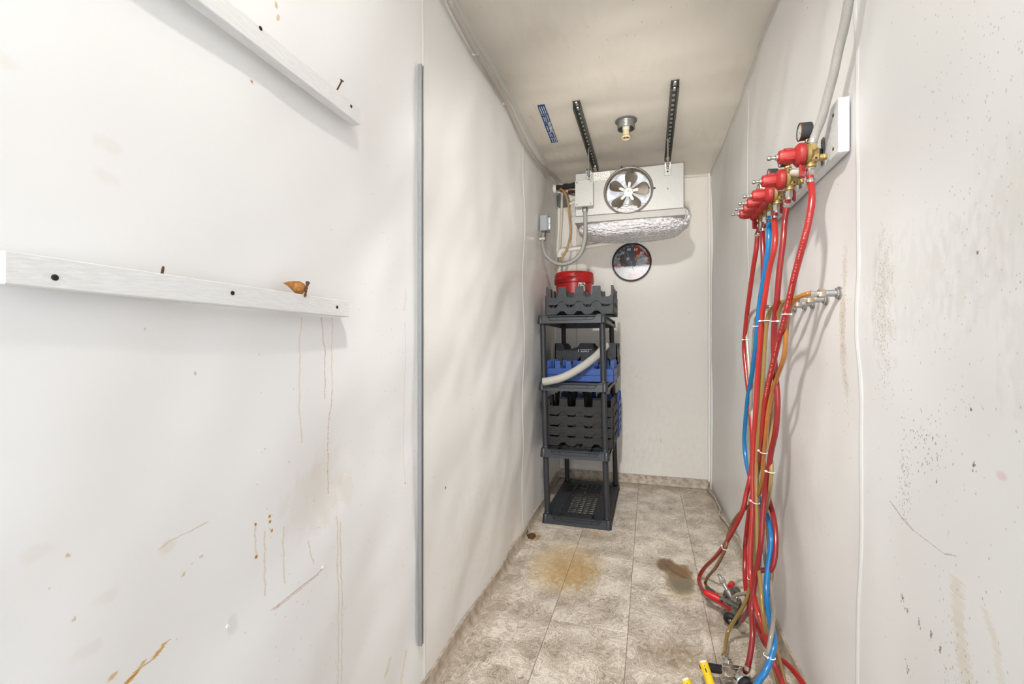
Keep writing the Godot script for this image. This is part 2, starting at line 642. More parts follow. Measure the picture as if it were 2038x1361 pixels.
func build_shell() -> void:
	bulge_noise = noise(77, 1.15, FastNoiseLite.TYPE_SIMPLEX_SMOOTH, 3)
	var st := new_st()
	# left wall: insulated slab with three sheets on it
	box(st, p3(-0.80, 1.22, 1.05), Vector3(0.10, 2.70, 5.7), 0.0)
	var wl := struct("wall_left", st, M.slab)
	panel(wl, "panel", left_tex(), func(u: float, v: float) -> Vector3: return p3(left_x(v * 2.45, lerpf(0.20, 1.30, u)), v * 2.45, lerpf(0.20, 1.30, u)), 44, 90, Vector3.RIGHT)
	panel(wl, "panel", M.frp, func(u: float, v: float) -> Vector3: return p3(left_x(v * 2.45, lerpf(-1.75, 0.20, u)), v * 2.45, lerpf(-1.75, 0.20, u)), 20, 40, Vector3.RIGHT)
	panel(wl, "panel", left_mid_tex(), func(u: float, v: float) -> Vector3: return p3(left_x(v * 2.45, lerpf(1.30, 2.515, u)), v * 2.45, lerpf(1.30, 2.515, u)), 40, 80, Vector3.RIGHT)
	panel(wl, "panel", M.frp, func(u: float, v: float) -> Vector3: return p3(left_x(v * 2.5, lerpf(2.515, 3.80, u)), v * 2.5, lerpf(2.515, 3.80, u)), 30, 50, Vector3.RIGHT)
	st = new_st()
	box(st, p3(0.60, 1.22, 1.05), Vector3(0.10, 2.70, 5.7), 0.0)
	var wr := struct("wall_right", st, M.slab)
	panel(wr, "panel", right_tex(), func(u: float, v: float) -> Vector3: return p3(right_x(v * 2.45, lerpf(0.60, 1.27, u)), v * 2.45, lerpf(0.60, 1.27, u)), 30, 90, Vector3.LEFT)
	panel(wr, "panel", M.frp, func(u: float, v: float) -> Vector3: return p3(right_x(v * 2.45, lerpf(-1.75, 0.60, u)), v * 2.45, lerpf(-1.75, 0.60, u)), 20, 40, Vector3.LEFT)
	panel(wr, "panel", right_mid_tex(), func(u: float, v: float) -> Vector3: return p3(right_x(v * 2.45, lerpf(1.27, 2.49, u)), v * 2.45, lerpf(1.27, 2.49, u)), 40, 80, Vector3.LEFT)
	panel(wr, "panel", M.frp, func(u: float, v: float) -> Vector3: return p3(right_x(v * 2.5, lerpf(2.49, 3.80, u)), v * 2.5, lerpf(2.49, 3.80, u)), 30, 50, Vector3.LEFT)
	st = new_st()
	box(st, p3(-0.10, 1.22, 3.845), Vector3(1.6, 2.70, 0.10), 0.0)
	var wb := struct("wall_back", st, M.slab)
	panel(wb, "panel", back_tex(), func(u: float, v: float) -> Vector3: return p3(lerpf(-0.745, 0.48, u), v * 2.55, 3.785 + 0.003 * bulge_noise.get_noise_2d(u * 1.2, v * 2.0 + 9.0)), 30, 50, Vector3(0, 0, 1))
	# unseen front wall behind the camera, doorway sized to let daylight down the corridor
	st = new_st()
	box(st, p3(-0.70, 1.22, -1.15), Vector3(0.20, 2.70, 0.10), 0.0)
	box(st, p3(0.50, 1.22, -1.15), Vector3(0.16, 2.70, 0.10), 0.0)
	box(st, p3(-0.09, 2.37, -1.15), Vector3(1.02, 0.40, 0.10), 0.0)
	struct("unseen_wall_front", st, M.frp)
	# ceiling
	st = new_st()
	box(st, p3(-0.10, 2.56, 1.05), Vector3(1.6, 0.10, 5.7), 0.0)
	var ce := struct("ceiling", st, M.slab)
	panel(ce, "panel", ceiling_tex(), func(u: float, v: float) -> Vector3:
		var x := lerpf(-0.76, 0.50, u)
		var d := lerpf(-1.75, 3.82, v)
		return p3(x, ceil_y(x, d), d), 36, 110, Vector3.DOWN)
	# floor: vinyl tiles on a slab
	st = new_st()
	box(st, p3(-0.10, -0.056, 0.9), Vector3(1.6, 0.10, 6.4), 0.0)
	var fl := struct("floor", st, M.grout)
	var fm := floor_mat()
	var xs := [-0.70, -0.377, -0.0765, 0.226, 0.48]
	var first := [0.271, 0.58, 0.30, 0.27]
	for c in 4:
		var d0: float = first[c] - 2.44
		while d0 < 3.80:
			var d1 := d0 + 0.61
			var a := maxf(d0, -1.9)
			var b := minf(d1, 3.79)
			if b - a > 0.02:
				floor_tile(fl, fm, xs[c], xs[c + 1], a, b)
			d0 = d1
	# turned-up vinyl at the foot of the walls
	cove("baseboard_left", M.vinyl_edge_shaded, 0)
	cove("baseboard_right", M.vinyl_edge_shaded, 1)
	cove("baseboard_back", M.vinyl_edge_shaded, 2)
	# joint strips of the wall sheets
	st = new_st()
	vstrip(st, 1.302, 0.016, true)
	struct("trim_1", st, M.trim_white)
	st = new_st()
	vstrip(st, 2.515, 0.018, true)
	struct("trim_2", st, M.trim_white)
	st = new_st()
	vstrip(st, 1.268, 0.020, false)
	struct("trim_3", st, M.trim_white)
	st = new_st()
	vstrip(st, 2.49, 0.018, false)
	struct("trim_4", st, M.trim_white)
	# corner angles along the ceiling and in the back right corner
	st = new_st()
	var pl := PackedVector3Array()
	var pr := PackedVector3Array()
	for k in 40:
		var d := lerpf(-1.0, 3.76, k / 39.0)
		pl.append(p3(left_x(2.36, d) + 0.004, ceil_y(-0.66, d) - 0.016, d))
		pr.append(p3(right_x(2.36, d) - 0.003, ceil_y(0.45, d) - 0.008, d))
	ribbon(st, pl, Vector3(0.014, 0.034, 0))
	struct("trim_5", st, M.trim_grey)
	st = new_st()
	ribbon(st, pr, Vector3(0.012, 0.022, 0))
	struct("trim_6", st, M.trim_grey)
	st = new_st()
	box(st, p3(0.443, 1.24, 3.77), Vector3(0.016, 2.36, 0.016), 0.003)
	struct("trim_7", st, M.trim_white)
	st = new_st()
	box(st, p3(-0.12, 2.424, 3.776), Vector3(1.16, 0.022, 0.012), 0.003, Basis(Vector3(0, 0, 1), -0.02))
	struct("trim_8", st, M.trim_grey)

func panel(parent: Node, called: String, m: Material, f: Callable, nu: int, nv: int, toward: Vector3) -> void:
	var st := new_st()
	grid(st, nu, nv, f, toward)
	obj(called, st, m, parent)

func vstrip(st: SurfaceTool, d: float, w: float, left: bool) -> void:
	var n := 30
	var p: Array = []
	for i in n + 1:
		var y := lerpf(0.035, 2.36, float(i) / n)
		var x := left_x(y, d) if left else right_x(y, d)
		var s := 1.0 if left else -1.0
		var row: Array = []
		for q in [[-0.5, -0.002], [-0.42, 0.0012], [0.0, 0.0022], [0.42, 0.0012], [0.5, -0.002]]:
			row.append(p3(x + s * q[1], y, d + q[0] * w))
		p.append(row)
	for i in n:
		for k in 4:
			var nn := Vector3(1.0 if left else -1.0, 0, -0.3 * (k - 1.5)).normalized()
			quad(st, p[i][k], p[i + 1][k], p[i + 1][k + 1], p[i][k + 1], nn)

func ribbon(st: SurfaceTool, p: PackedVector3Array, s: Vector3) -> void:   # a rectangular bar along a path that runs down the corridor
	var o := [Vector3(-s.x, -s.y, 0) * 0.5, Vector3(s.x, -s.y, 0) * 0.5, Vector3(s.x, s.y, 0) * 0.5, Vector3(-s.x, s.y, 0) * 0.5]
	var nn := [Vector3.DOWN, Vector3.RIGHT, Vector3.UP, Vector3.LEFT]
	for i in p.size() - 1:
		for k in 4:
			quad(st, p[i] + o[k], p[i] + o[(k + 1) % 4], p[i + 1] + o[(k + 1) % 4], p[i + 1] + o[k], nn[k])

func floor_tile(parent: Node, m: Material, x0: float, x1: float, d0: float, d1: float) -> void:
	var st := new_st()
	var g := 0.0007
	var e := 0.0012
	var q := [p3(x0 + g, -0.005, d0 + g), p3(x1 - g, -0.005, d0 + g), p3(x1 - g, -0.005, d1 - g), p3(x0 + g, -0.005, d1 - g)]
	var t := [p3(x0 + g + e, 0, d0 + g + e), p3(x1 - g - e, 0, d0 + g + e), p3(x1 - g - e, 0, d1 - g - e), p3(x0 + g + e, 0, d1 - g - e)]
	var r := [p3(x0 + g, -0.0008, d0 + g), p3(x1 - g, -0.0008, d0 + g), p3(x1 - g, -0.0008, d1 - g), p3(x0 + g, -0.0008, d1 - g)]
	var uv := func(v: Vector3) -> Vector2: return Vector2((v.x + 0.70) / 1.2, (-v.z - 1.2) / 2.65)
	var faces := [[t[0], t[1], t[2], t[3], Vector3.UP]]
	var sn := [Vector3(0, 0, 1), Vector3.RIGHT, Vector3(0, 0, -1), Vector3.LEFT]
	for k in 4:
		faces.append([t[k], t[(k + 1) % 4], r[(k + 1) % 4], r[k], (Vector3.UP + sn[k]).normalized()])
		faces.append([r[k], r[(k + 1) % 4], q[(k + 1) % 4], q[k], sn[k]])
	for f in faces:
		var n: Vector3 = f[4]
		tri(st, f[0], f[1], f[2], n, n, n, uv.call(f[0]), uv.call(f[1]), uv.call(f[2]))
		tri(st, f[0], f[2], f[3], n, n, n, uv.call(f[0]), uv.call(f[2]), uv.call(f[3]))
	obj("tile", st, m, parent)

func cove(called: String, m: Material, side: int) -> void:
	var st := new_st()
	var wob := noise(12 + side, 2.2, FastNoiseLite.TYPE_SIMPLEX_SMOOTH, 2)
	var prof := [Vector2(0.022, 0.0008), Vector2(0.014, 0.004), Vector2(0.008, 0.014), Vector2(0.005, 0.028), Vector2(0.004, 0.046), Vector2(-0.004, 0.047)]
	var n := 90
	var p: Array = []
	for i in n + 1:
		var t := float(i) / n
		var row: Array = []
		for q in prof:
			var o: Vector2 = q
			var w := wob.get_noise_1d(t * 4.0)
			if side == 0:
				var d := lerpf(-1.0, 3.78, t)
				row.append(p3(left_x(o.y, d) + o.x + 0.004 * w + 0.004, o.y * (1.0 + 0.12 * w), d))
			elif side == 1:
				var d2 := lerpf(-1.0, 3.78, t)
				var loose := (0.022 + 0.05 * w) * smoothstep(2.3, 3.1, d2) * o.y / 0.04
				row.append(p3(right_x(o.y, d2) - o.x * (1.0 + 0.8 * absf(w)) - 0.004 - maxf(loose, 0.0), o.y * (1.0 + 0.2 * w), d2))
			else:
				row.append(p3(lerpf(-0.72, 0.45, t), o.y * 1.5 + 0.001, 3.778 - o.x * (0.8 + 0.6 * w)))
		p.append(row)
	var toward := [Vector3(1, 0.6, 0), Vector3(-1, 0.6, 0), Vector3(0, 0.6, 1)]
	var uv := func(v: Vector3) -> Vector2: return Vector2((v.x + 0.70) / 1.2 + v.y * 0.8, (-v.z - 1.2) / 2.65 + v.y * 0.37)
	for i in n:
		for k in prof.size() - 1:
			var a: Vector3 = p[i][k]
			var b: Vector3 = p[i + 1][k]
			var c: Vector3 = p[i + 1][k + 1]
			var e: Vector3 = p[i][k + 1]
			var nn := (b - a).cross(e - a).normalized()
			if nn.dot(toward[side]) < 0.0:
				nn = -nn
			tri(st, a, b, c, nn, nn, nn, uv.call(a), uv.call(b), uv.call(c))
			tri(st, a, c, e, nn, nn, nn, uv.call(a), uv.call(c), uv.call(e))
	struct(called, st, m)

# ---- painted stains: marks with a shape of their own
class Canvas:
	var im: Image
	var z0: float
	var z1: float
	var y1: float
	var rng := RandomNumberGenerator.new()
	var wob := FastNoiseLite.new()
	var soft := 0.30
	func _init(w: int, h: int, a: float, b: float, top: float, base: Color, s: int) -> void:
		im = Image.create(w, h, false, Image.FORMAT_RGB8)
		im.fill(base)
		z0 = a
		z1 = b
		y1 = top
		rng.seed = s
		wob.seed = s
		wob.frequency = 0.03
		wob.fractal_octaves = 4
	func px(z: float, y: float) -> Vector2:
		return Vector2((z - z0) / (z1 - z0) * im.get_width(), (1.0 - y / y1) * im.get_height())
	func dot(x: int, y: int, c: Color, a: float) -> void:
		if x < 0 or y < 0 or x >= im.get_width() or y >= im.get_height() or a <= 0.0:
			return
		im.set_pixel(x, y, im.get_pixel(x, y).lerp(c, minf(a, 1.0)))
	func line(pts: Array, w: float, c: Color, a: float, rough := 0.35) -> void:   # w in metres
		var sx := im.get_width() / (z1 - z0)
		for k in pts.size() - 1:
			var p := px(pts[k][0], pts[k][1])
			var q := px(pts[k + 1][0], pts[k + 1][1])
			var n := int(p.distance_to(q)) + 1
			for i in n:
				var m := p.lerp(q, float(i) / n)
				m.x += wob.get_noise_2d(m.x, m.y) * 0.004 * sx
				var r := w * sx * 0.5 * (1.0 + rough * rng.randf_range(-1, 1))
				var al := a * (1.0 - rough * rng.randf())
				for xx in range(int(m.x - r - 1), int(m.x + r + 2)):
					dot(xx, int(m.y), c, al * 0.75 * clampf(r + 0.5 - absf(xx + 0.5 - m.x), 0.0, 1.0))
	func smudge(z: float, y: float, rz: float, ry: float, c: Color, a: float, grain := 0.6) -> void:
		var m := px(z, y)
		var rx := rz / (z1 - z0) * im.get_width()
		var rr := ry / y1 * im.get_height()
		for yy in range(int(m.y - rr), int(m.y + rr) + 1):
			for xx in range(int(m.x - rx), int(m.x + rx) + 1):
				var e := Vector2((xx - m.x) / rx, (yy - m.y) / rr).length()
				var f := (1.0 - e) * (1.2 + 2.4 * (1.0 - grain)) + wob.get_noise_2d(xx * 1.2, yy * 0.7) * grain * 1.6
				dot(xx, yy, c, a * soft * clampf(f, 0.0, 1.0) * (1.0 - grain * 0.5 * rng.randf()))
	func specks(z: float, y: float, rz: float, ry: float, n: int, c: Color, a: float, size := 1.2) -> void:
		for i in n:
			var m := px(z + rz * rng.randfn() * 0.5, y + ry * rng.randfn() * 0.5)
			var r := size * 0.72 * rng.randf_range(0.3, 1.3)
			for yy in range(int(m.y - r), int(m.y + r) + 1):
				for xx in range(int(m.x - r), int(m.x + r) + 1):
					dot(xx, yy, c, a * rng.randf_range(0.5, 1.0))

func sheet_mat(called: String, c: Canvas) -> StandardMaterial3D:
	var m: StandardMaterial3D = mat(called, Color(1, 1, 1), 0.42)
	m.albedo_texture = ImageTexture.create_from_image(c.im)
	m.texture_repeat = false
	return m

func left_tex() -> StandardMaterial3D:
	var c := Canvas.new(1024, 2048, 0.20, 1.30, 2.45, col(244, 243, 242), 31)
	var tan := col(206, 176, 132)
	var brown := col(166, 118, 70)
	c.line([[0.782, 1.158], [0.775, 1.098], [0.766, 0.985], [0.772, 0.90]], 0.0028, tan, 0.55)
	c.line([[0.839, 1.162], [0.849, 1.087], [0.844, 0.982]], 0.0026, brown, 0.6)
	c.line([[0.867, 0.998], [0.857, 0.919], [0.862, 0.856], [0.869, 0.764]], 0.0028, brown, 0.7, 0.8)
	c.line([[0.876, 1.164], [0.867, 1.041], [0.866, 0.99]], 0.003, tan, 0.55)
	c.line([[0.889, 0.706], [0.89, 0.30], [0.889, 0.1]], 0.003, tan, 0.75)
	c.line([[0.899, 0.69], [0.905, 0.30], [0.904, 0.1]], 0.003, tan, 0.75)
	for e in [[[0.664, 0.767], [0.669, 0.707]], [[0.687, 0.751], [0.692, 0.626]], [[0.733, 0.742], [0.735, 0.628]], [[0.8, 0.685], [0.812, 0.632]]]:
		c.line(e, 0.003, tan, 0.6)
	for e in [[0.664, 0.772], [0.697, 0.775], [0.699, 0.764], [0.703, 0.745], [0.669, 0.710]]:
		c.specks(e[0], e[1], 0.002, 0.002, 3, col(190, 116, 30), 0.9, 2.2)
	c.smudge(0.815, 0.77, 0.10, 0.09, tan, 0.30)
	c.smudge(0.86, 0.80, 0.07, 0.10, tan, 0.22)
	c.smudge(0.93, 0.76, 0.03, 0.05, col(200, 170, 110), 0.35)
	c.line([[0.49, 0.800], [0.507, 0.807], [0.538, 0.808], [0.571, 0.812]], 0.007, tan, 0.3, 0.8)
	c.smudge(0.505, 0.80, 0.015, 0.012, tan, 0.5)
	c.line([[0.705, 0.595], [0.779, 0.604], [0.82, 0.606], [0.841, 0.612]], 0.012, col(176, 150, 122), 0.4, 0.9)
	c.line([[0.705, 0.592], [0.779, 0.600], [0.825, 0.604]], 0.003, brown, 0.5, 0.9)
	var orange := col(190, 120, 20)
	c.line([[0.448, 0.632], [0.467, 0.641], [0.488, 0.641], [0.507, 0.655]], 0.009, orange, 0.85, 0.8)
	c.line([[0.452, 0.630], [0.475, 0.648]], 0.006, orange, 0.6, 0.8)
	c.line([[0.431, 0.652], [0.436, 0.660]], 0.007, orange, 0.8, 0.8)
	c.line([[1.2, 1.267], [1.196, 1.23], [1.182, 1.199]], 0.006, col(214, 186, 120), 0.5, 0.7)
	c.line([[1.191, 1.171], [1.2, 0.694]], 0.003, tan, 0.5)
	c.specks(1.2, 0.694, 0.001, 0.001, 2, orange, 0.9, 2.0)
	c.line([[1.083, 0.20], [1.111, 0.24]], 0.012, col(214, 188, 138), 0.6, 0.7)
	c.line([[1.165, 0.10], [1.171, 0.133], [1.197, 0.203]], 0.010, col(214, 188, 138), 0.6, 0.7)
	c.line([[1.06, 0.10], [1.062, 0.16]], 0.010, col(206, 180, 130), 0.5, 0.7)
	for e in [[0.711, 1.759], [0.714, 1.737]]:
		c.line([[e[0], e[1] - 0.006], [e[0] + 0.003, e[1] + 0.006]], 0.006, col(204, 140, 60), 0.75)
	c.specks(0.653, 1.577, 0.003, 0.003, 3, brown, 0.7, 1.6)
	for e in [[0.32, 1.421], [0.429, 1.369], [0.423, 1.326], [0.35, 0.86], [0.42, 0.77], [0.40, 0.71], [0.78, 0.20]]:
		c.smudge(e[0], e[1], 0.02, 0.012, tan, 0.28)
	for e in [[0.379, 0.844], [0.547, 1.057], [0.385, 0.761], [0.56, 0.76], [0.53, 0.745], [0.95, 0.24]]:
		c.specks(e[0], e[1], 0.003, 0.003, 3, tan, 0.7, 1.5)
	c.specks(0.80, 0.60, 0.35, 0.5, 120, col(150, 140, 126), 0.35, 0.9)
	c.specks(1.15, 1.0, 0.2, 0.8, 140, col(190, 150, 96), 0.45, 0.9)
	c.smudge(0.62, 0.615, 0.012, 0.02, col(150, 150, 150), 0.4)
	return sheet_mat("frp_left_near", c)

func left_mid_tex() -> StandardMaterial3D:
	var c := Canvas.new(768, 1536, 1.30, 2.515, 2.45, col(243, 241, 238), 32)
	c.specks(1.481, 0.595, 0.004, 0.006, 10, col(120, 110, 100), 0.8, 2.0)
	c.line([[1.93, 0.055], [1.97, 0.045], [2.02, 0.055]], 0.012, col(200, 150, 70), 0.7, 0.8)
	c.specks(1.8, 0.4, 0.5, 0.6, 90, col(140, 126, 108), 0.45, 1.0)
	c.specks(2.3, 1.3, 0.25, 1.0, 70, col(120, 108, 92), 0.5, 0.9)
	c.smudge(1.80, 0.30, 0.3, 0.25, col(214, 202, 184), 0.4, 0.9)
	c.smudge(2.36, 0.30, 0.16, 0.5, col(220, 206, 186), 0.35, 0.8)
	c.smudge(2.36, 0.15, 0.12, 0.15, col(206, 184, 152), 0.35, 0.8)
	return sheet_mat("frp_left_middle", c)

func right_tex() -> StandardMaterial3D:
	var c := Canvas.new(768, 2048, 0.60, 1.27, 2.45, col(243, 242, 240), 33)
	var g := col(176, 164, 146)
	var dk := col(96, 86, 74)
	c.smudge(1.15, 1.20, 0.05, 0.15, g, 0.5, 1.0)
	c.specks(1.15, 1.18, 0.035, 0.17, 420, col(150, 128, 100), 0.5, 1.0)
	c.smudge(1.06, 1.22, 0.20, 0.12, g, 0.28, 0.9)
	c.smudge(0.90, 1.22, 0.10, 0.10, g, 0.25, 0.9)
	c.line([[1.107, 1.25], [1.112, 1.225]], 0.006, col(178, 146, 92), 0.5, 0.7)
	c.smudge(0.80, 1.30, 0.10, 0.10, col(206, 192, 160), 0.35, 0.9)
	c.smudge(0.78, 1.10, 0.05, 0.10, g, 0.3, 0.9)
	c.line([[0.762, 1.30], [0.765, 1.285]], 0.005, col(190, 140, 60), 0.7)
	c.specks(1.0, 0.93, 0.06, 0.05, 70, dk, 0.6, 1.3)
	c.specks(1.08, 0.84, 0.025, 0.10, 130, dk, 0.5, 1.1)
	c.line([[1.139, 0.775], [1.087, 0.757], [1.043, 0.750]], 0.006, col(130, 120, 106), 0.5, 1.0)
	c.line([[1.08, 0.76], [1.043, 0.752], [0.937, 0.752], [0.903, 0.763]], 0.004, col(150, 140, 126), 0.4, 1.0)
	c.line([[0.903, 0.728], [0.894, 0.659], [0.872, 0.578], [0.86, 0.5]], 0.030, col(212, 190, 146), 0.35, 0.5)
	c.line([[0.838, 0.714], [0.812, 0.671], [0.80, 0.62]], 0.014, col(214, 194, 156), 0.3, 0.6)
	c.smudge(0.812, 0.917, 0.012, 0.008, col(228, 130, 150), 0.75)
	for e in [[1.071, 0.607], [1.054, 0.593], [1.01, 0.596], [0.97, 0.595], [0.944, 0.587], [1.052, 0.482], [0.87, 0.917], [0.753, 0.90]]:
		c.specks(e[0], e[1], 0.006, 0.008, 12, dk, 0.65, 1.5)
	for e in [[0.766, 1.156], [0.767, 1.145], [0.874, 1.242], [0.753, 1.105], [0.884, 1.0], [0.969, 0.863]]:
		c.specks(e[0], e[1], 0.002, 0.002, 3, dk, 0.8, 1.8)
	c.specks(0.85, 1.6, 0.2, 0.5, 420, col(170, 166, 158), 0.55, 1.1)
	c.specks(0.95, 1.0, 0.3, 0.5, 260, col(120, 110, 96), 0.4, 1.0)
	c.specks(0.90, 0.55, 0.06, 0.12, 160, col(140, 124, 100), 0.5, 1.1)
	return sheet_mat("frp_right_near", c)

func right_mid_tex() -> StandardMaterial3D:
	var c := Canvas.new(768, 1536, 1.27, 2.49, 2.45, col(243, 240, 237), 34)
	c.smudge(1.343, 1.16, 0.022, 0.19, col(196, 170, 140), 1.0, 0.8)
	c.specks(1.343, 1.14, 0.018, 0.2, 420, col(190, 160, 128), 0.45, 0.7)
	c.specks(1.6, 0.8, 0.4, 0.6, 70, col(140, 128, 114), 0.4, 0.7)
	c.specks(1.9, 1.9, 0.5, 0.4, 60, col(110, 100, 90), 0.5, 0.9)
	c.smudge(1.9, 0.6, 0.4, 0.4, col(214, 204, 194), 0.35, 0.9)
	c.smudge(2.2, 0.3, 0.25, 0.3, col(206, 190, 168), 0.4, 0.9)
	return sheet_mat("frp_right_middle", c)

func back_tex() -> StandardMaterial3D:   # columns run from x = -0.745 to 0.48
	var c := Canvas.new(768, 1536, -0.745, 0.48, 2.55, col(234, 228, 219), 36)
	c.specks(0.1, 1.0, 0.5, 0.9, 70, col(130, 106, 80), 0.6, 0.7)
	c.specks(0.1, 0.2, 0.5, 0.15, 50, col(120, 84, 54), 0.6, 0.8)
	c.smudge(-0.3, 0.25, 0.4, 0.2, col(206, 192, 172), 0.5, 0.9)
	c.line([[0.09, 0.36], [0.095, 0.33]], 0.005, col(150, 104, 66), 0.7)
	for k in 8:
		c.smudge(c.rng.randf_range(-0.6, 0.4), c.rng.randf_range(0.2, 2.3), 0.2, 0.3, col(220, 208, 190), 0.4, 0.9)
	return sheet_mat("frp_back_sheet", c)

func ceiling_tex() -> StandardMaterial3D:
	# u = x from -0.76 to 0.50, rows run up the corridor from 3.82 (top row) to -1.15
	var c := Canvas.new(768, 1536, -0.76, 0.50, 5.57, col(231, 224, 212), 35)
	for k in 26:
		c.smudge(c.rng.randf_range(-0.7, 0.45), c.rng.randf_range(3.2, 5.5), c.rng.randf_range(0.06, 0.2), c.rng.randf_range(0.06, 0.25), col(204, 190, 168), 0.3, 0.9)
	var amber := col(190, 150, 82)
	for k in 14:   # yellow runs along the left edge
		var d := c.rng.randf_range(2.3, 3.6)
		var x := -0.63 - 0.02 * (d - 2.3) + c.rng.randf_range(0.0, 0.06)
		c.line([[x, d + 1.75], [x + 0.01, d + 1.75 + c.rng.randf_range(0.03, 0.12)]], 0.008, amber, 0.35, 0.9)
	c.line([[0.40, 3.32], [0.41, 3.38]], 0.010, amber, 0.7, 0.5)
	c.smudge(0.40, 4.2, 0.05, 0.2, amber, 0.22, 0.9)
	c.smudge(0.30, 5.0, 0.15, 0.3, col(200, 182, 150), 0.35, 0.9)
	c.smudge(-0.3, 5.1, 0.3, 0.3, col(200, 182, 150), 0.35, 0.9)
	c.specks(-0.1, 3.8, 0.5, 1.2, 60, col(120, 100, 80), 0.5, 0.55)
	return sheet_mat("frp_ceiling_sheet", c)

func floor_mat() -> StandardMaterial3D:
	var w := 1024
	var h := 2000
	var ns := 512
	var veins := noise(51, 0.026, FastNoiseLite.TYPE_SIMPLEX, 5)
	veins.fractal_type = FastNoiseLite.FRACTAL_RIDGED
	veins.domain_warp_enabled = true
	veins.domain_warp_amplitude = 38.0
	veins.domain_warp_frequency = 0.012
	veins.domain_warp_fractal_octaves = 3
	var clouds := noise(52, 0.03, FastNoiseLite.TYPE_SIMPLEX_SMOOTH, 5)
	var grit := noise(53, 0.22, FastNoiseLite.TYPE_SIMPLEX, 3)
	var wide := noise(54, 0.006, FastNoiseLite.TYPE_SIMPLEX_SMOOTH, 3)
	var iv := veins.get_seamless_image(ns, ns); iv.convert(Image.FORMAT_L8)
	var ic := clouds.get_seamless_image(ns, ns); ic.convert(Image.FORMAT_L8)
	var ig := grit.get_seamless_image(ns, ns); ig.convert(Image.FORMAT_L8)
	var iw := wide.get_seamless_image(ns, ns); iw.convert(Image.FORMAT_L8)
	var bv := iv.get_data()
	var bc := ic.get_data()
	var bg := ig.get_data()
	var bw := iw.get_data()
	var data := PackedByteArray()
	data.resize(w * h * 3)
	var xs := [-0.70, -0.377, -0.0765, 0.226, 0.60]
	var first := [0.271, 0.58, 0.30, 0.27]
	var mask := ns - 1
	for py in h:
		var d := 1.2 + 2.65 * py / h
		var i := py * w * 3
		for c in 4:
			var row := int(floor((d - first[c]) / 0.61))
			var idn := c * 7 + row * 13 + 5
			var ox := (idn * 97) % ns
			var oy := (idn * 173) % ns
			var turn: float = [-0.75, 0.5, -0.35, 0.95, -0.95][idn % 5]
			var ca := cos(turn)
			var sa := sin(turn)
			var tone := 0.06 * (((idn * 31) % 11) / 10.0 - 0.5)
			var x0 := int((xs[c] + 0.70) / 1.2 * w)
			var x1 := mini(int((xs[c + 1] + 0.70) / 1.2 * w), w)
			for qx in range(x0, x1):
				var ww := bw[((py + oy) & mask) * ns + ((qx + ox) & mask)] / 255.0
				var bend := bw[((py * 2 + ox) & mask) * ns + ((qx * 2 + oy) & mask)] / 255.0
				var a := int((qx * ca + py * sa) * 0.62 + bend * 90.0) + ox
				var b := int((py * ca - qx * sa) * 1.45 + (ww - 0.5) * 230.0 + (bend - 0.5) * 90.0) + oy
				var v := bv[(b & mask) * ns + (a & mask)] / 255.0
				var v2 := bv[((b * 3 + 77) & mask) * ns + ((a * 2 + (b >> 2) + 191) & mask)] / 255.0
				var cl := bc[((b + 91) & mask) * ns + (a & mask)] / 255.0
				var g := bg[(py & mask) * ns + (qx & mask)] / 255.0
				var t := 0.19 + clampf((v - 0.58) * 2.6, 0.0, 1.0) * 0.50 + clampf((v2 - 0.58) * 2.4, 0.0, 1.0) * 0.40 + (cl - 0.5) * 0.60 + (g - 0.5) * 0.66 + (ww - 0.5) * 0.50 + tone
				t = clampf(t, -0.05, 1.05)
				var r := lerpf(0.900, 0.455, t)
				var gr := lerpf(0.862, 0.385, t)
				var bl := lerpf(0.805, 0.320, t)
				data[i] = int(clampf(r, 0, 1) * 255)
				data[i + 1] = int(clampf(gr, 0, 1) * 255)
				data[i + 2] = int(clampf(bl, 0, 1) * 255)
				i += 3
	var im := Image.create_from_data(w, h, false, Image.FORMAT_RGB8, data)
	var c := Canvas.new(8, 8, -0.70, 0.50, 2.65, Color.WHITE, 61)
	c.im = im
	c.soft = 1.0
	# Canvas rows count from the top down, this picture from 1.2 m upwards: y = 2.65 - (d - 1.2)
	var yy := func(d: float) -> float: return 2.65 - (d - 1.2)
	c.smudge(-0.40, yy.call(2.26), 0.21, 0.30, col(206, 172, 116), 0.50, 0.5)
	c.smudge(-0.37, yy.call(2.20), 0.15, 0.19, col(186, 146, 88), 0.42, 0.7)
	c.smudge(-0.35, yy.call(2.16), 0.10, 0.12, col(150, 112, 64), 0.25, 1.0)
	c.smudge(0.085, yy.call(2.41), 0.055, 0.085, col(104, 74, 40), 0.95, 0.3)
	c.smudge(0.138, yy.call(2.29), 0.072, 0.16, col(124, 106, 76), 0.95, 0.3)
	c.smudge(0.150, yy.call(2.36), 0.060, 0.075, col(124, 84, 38), 0.9, 0.5)
	c.smudge(0.150, yy.call(2.21), 0.055, 0.075, col(116, 112, 90), 0.75, 0.4)
	c.line([[0.075, yy.call(2.42)], [0.11, yy.call(2.36)], [0.13, yy.call(2.33)], [0.17, yy.call(2.30)]], 0.014, col(58, 42, 26), 0.9, 0.9)
	c.line([[0.12, yy.call(2.43)], [0.15, yy.call(2.38)]], 0.008, col(84, 58, 30), 0.7, 0.9)
	c.smudge(0.14, yy.call(2.14), 0.09, 0.06, col(190, 170, 120), 0.35, 0.8)
	c.smudge(-0.63, yy.call(2.55), 0.05, 0.07, col(150, 104, 56), 0.8, 0.9)
	c.smudge(-0.28, yy.call(2.68), 0.05, 0.08, col(190, 150, 96), 0.4, 0.9)
	c.smudge(0.10, yy.call(1.72), 0.14, 0.10, col(140, 118, 86), 0.45, 0.9)
	c.smudge(0.16, yy.call(1.55), 0.14, 0.06, col(150, 126, 90), 0.45, 0.9)
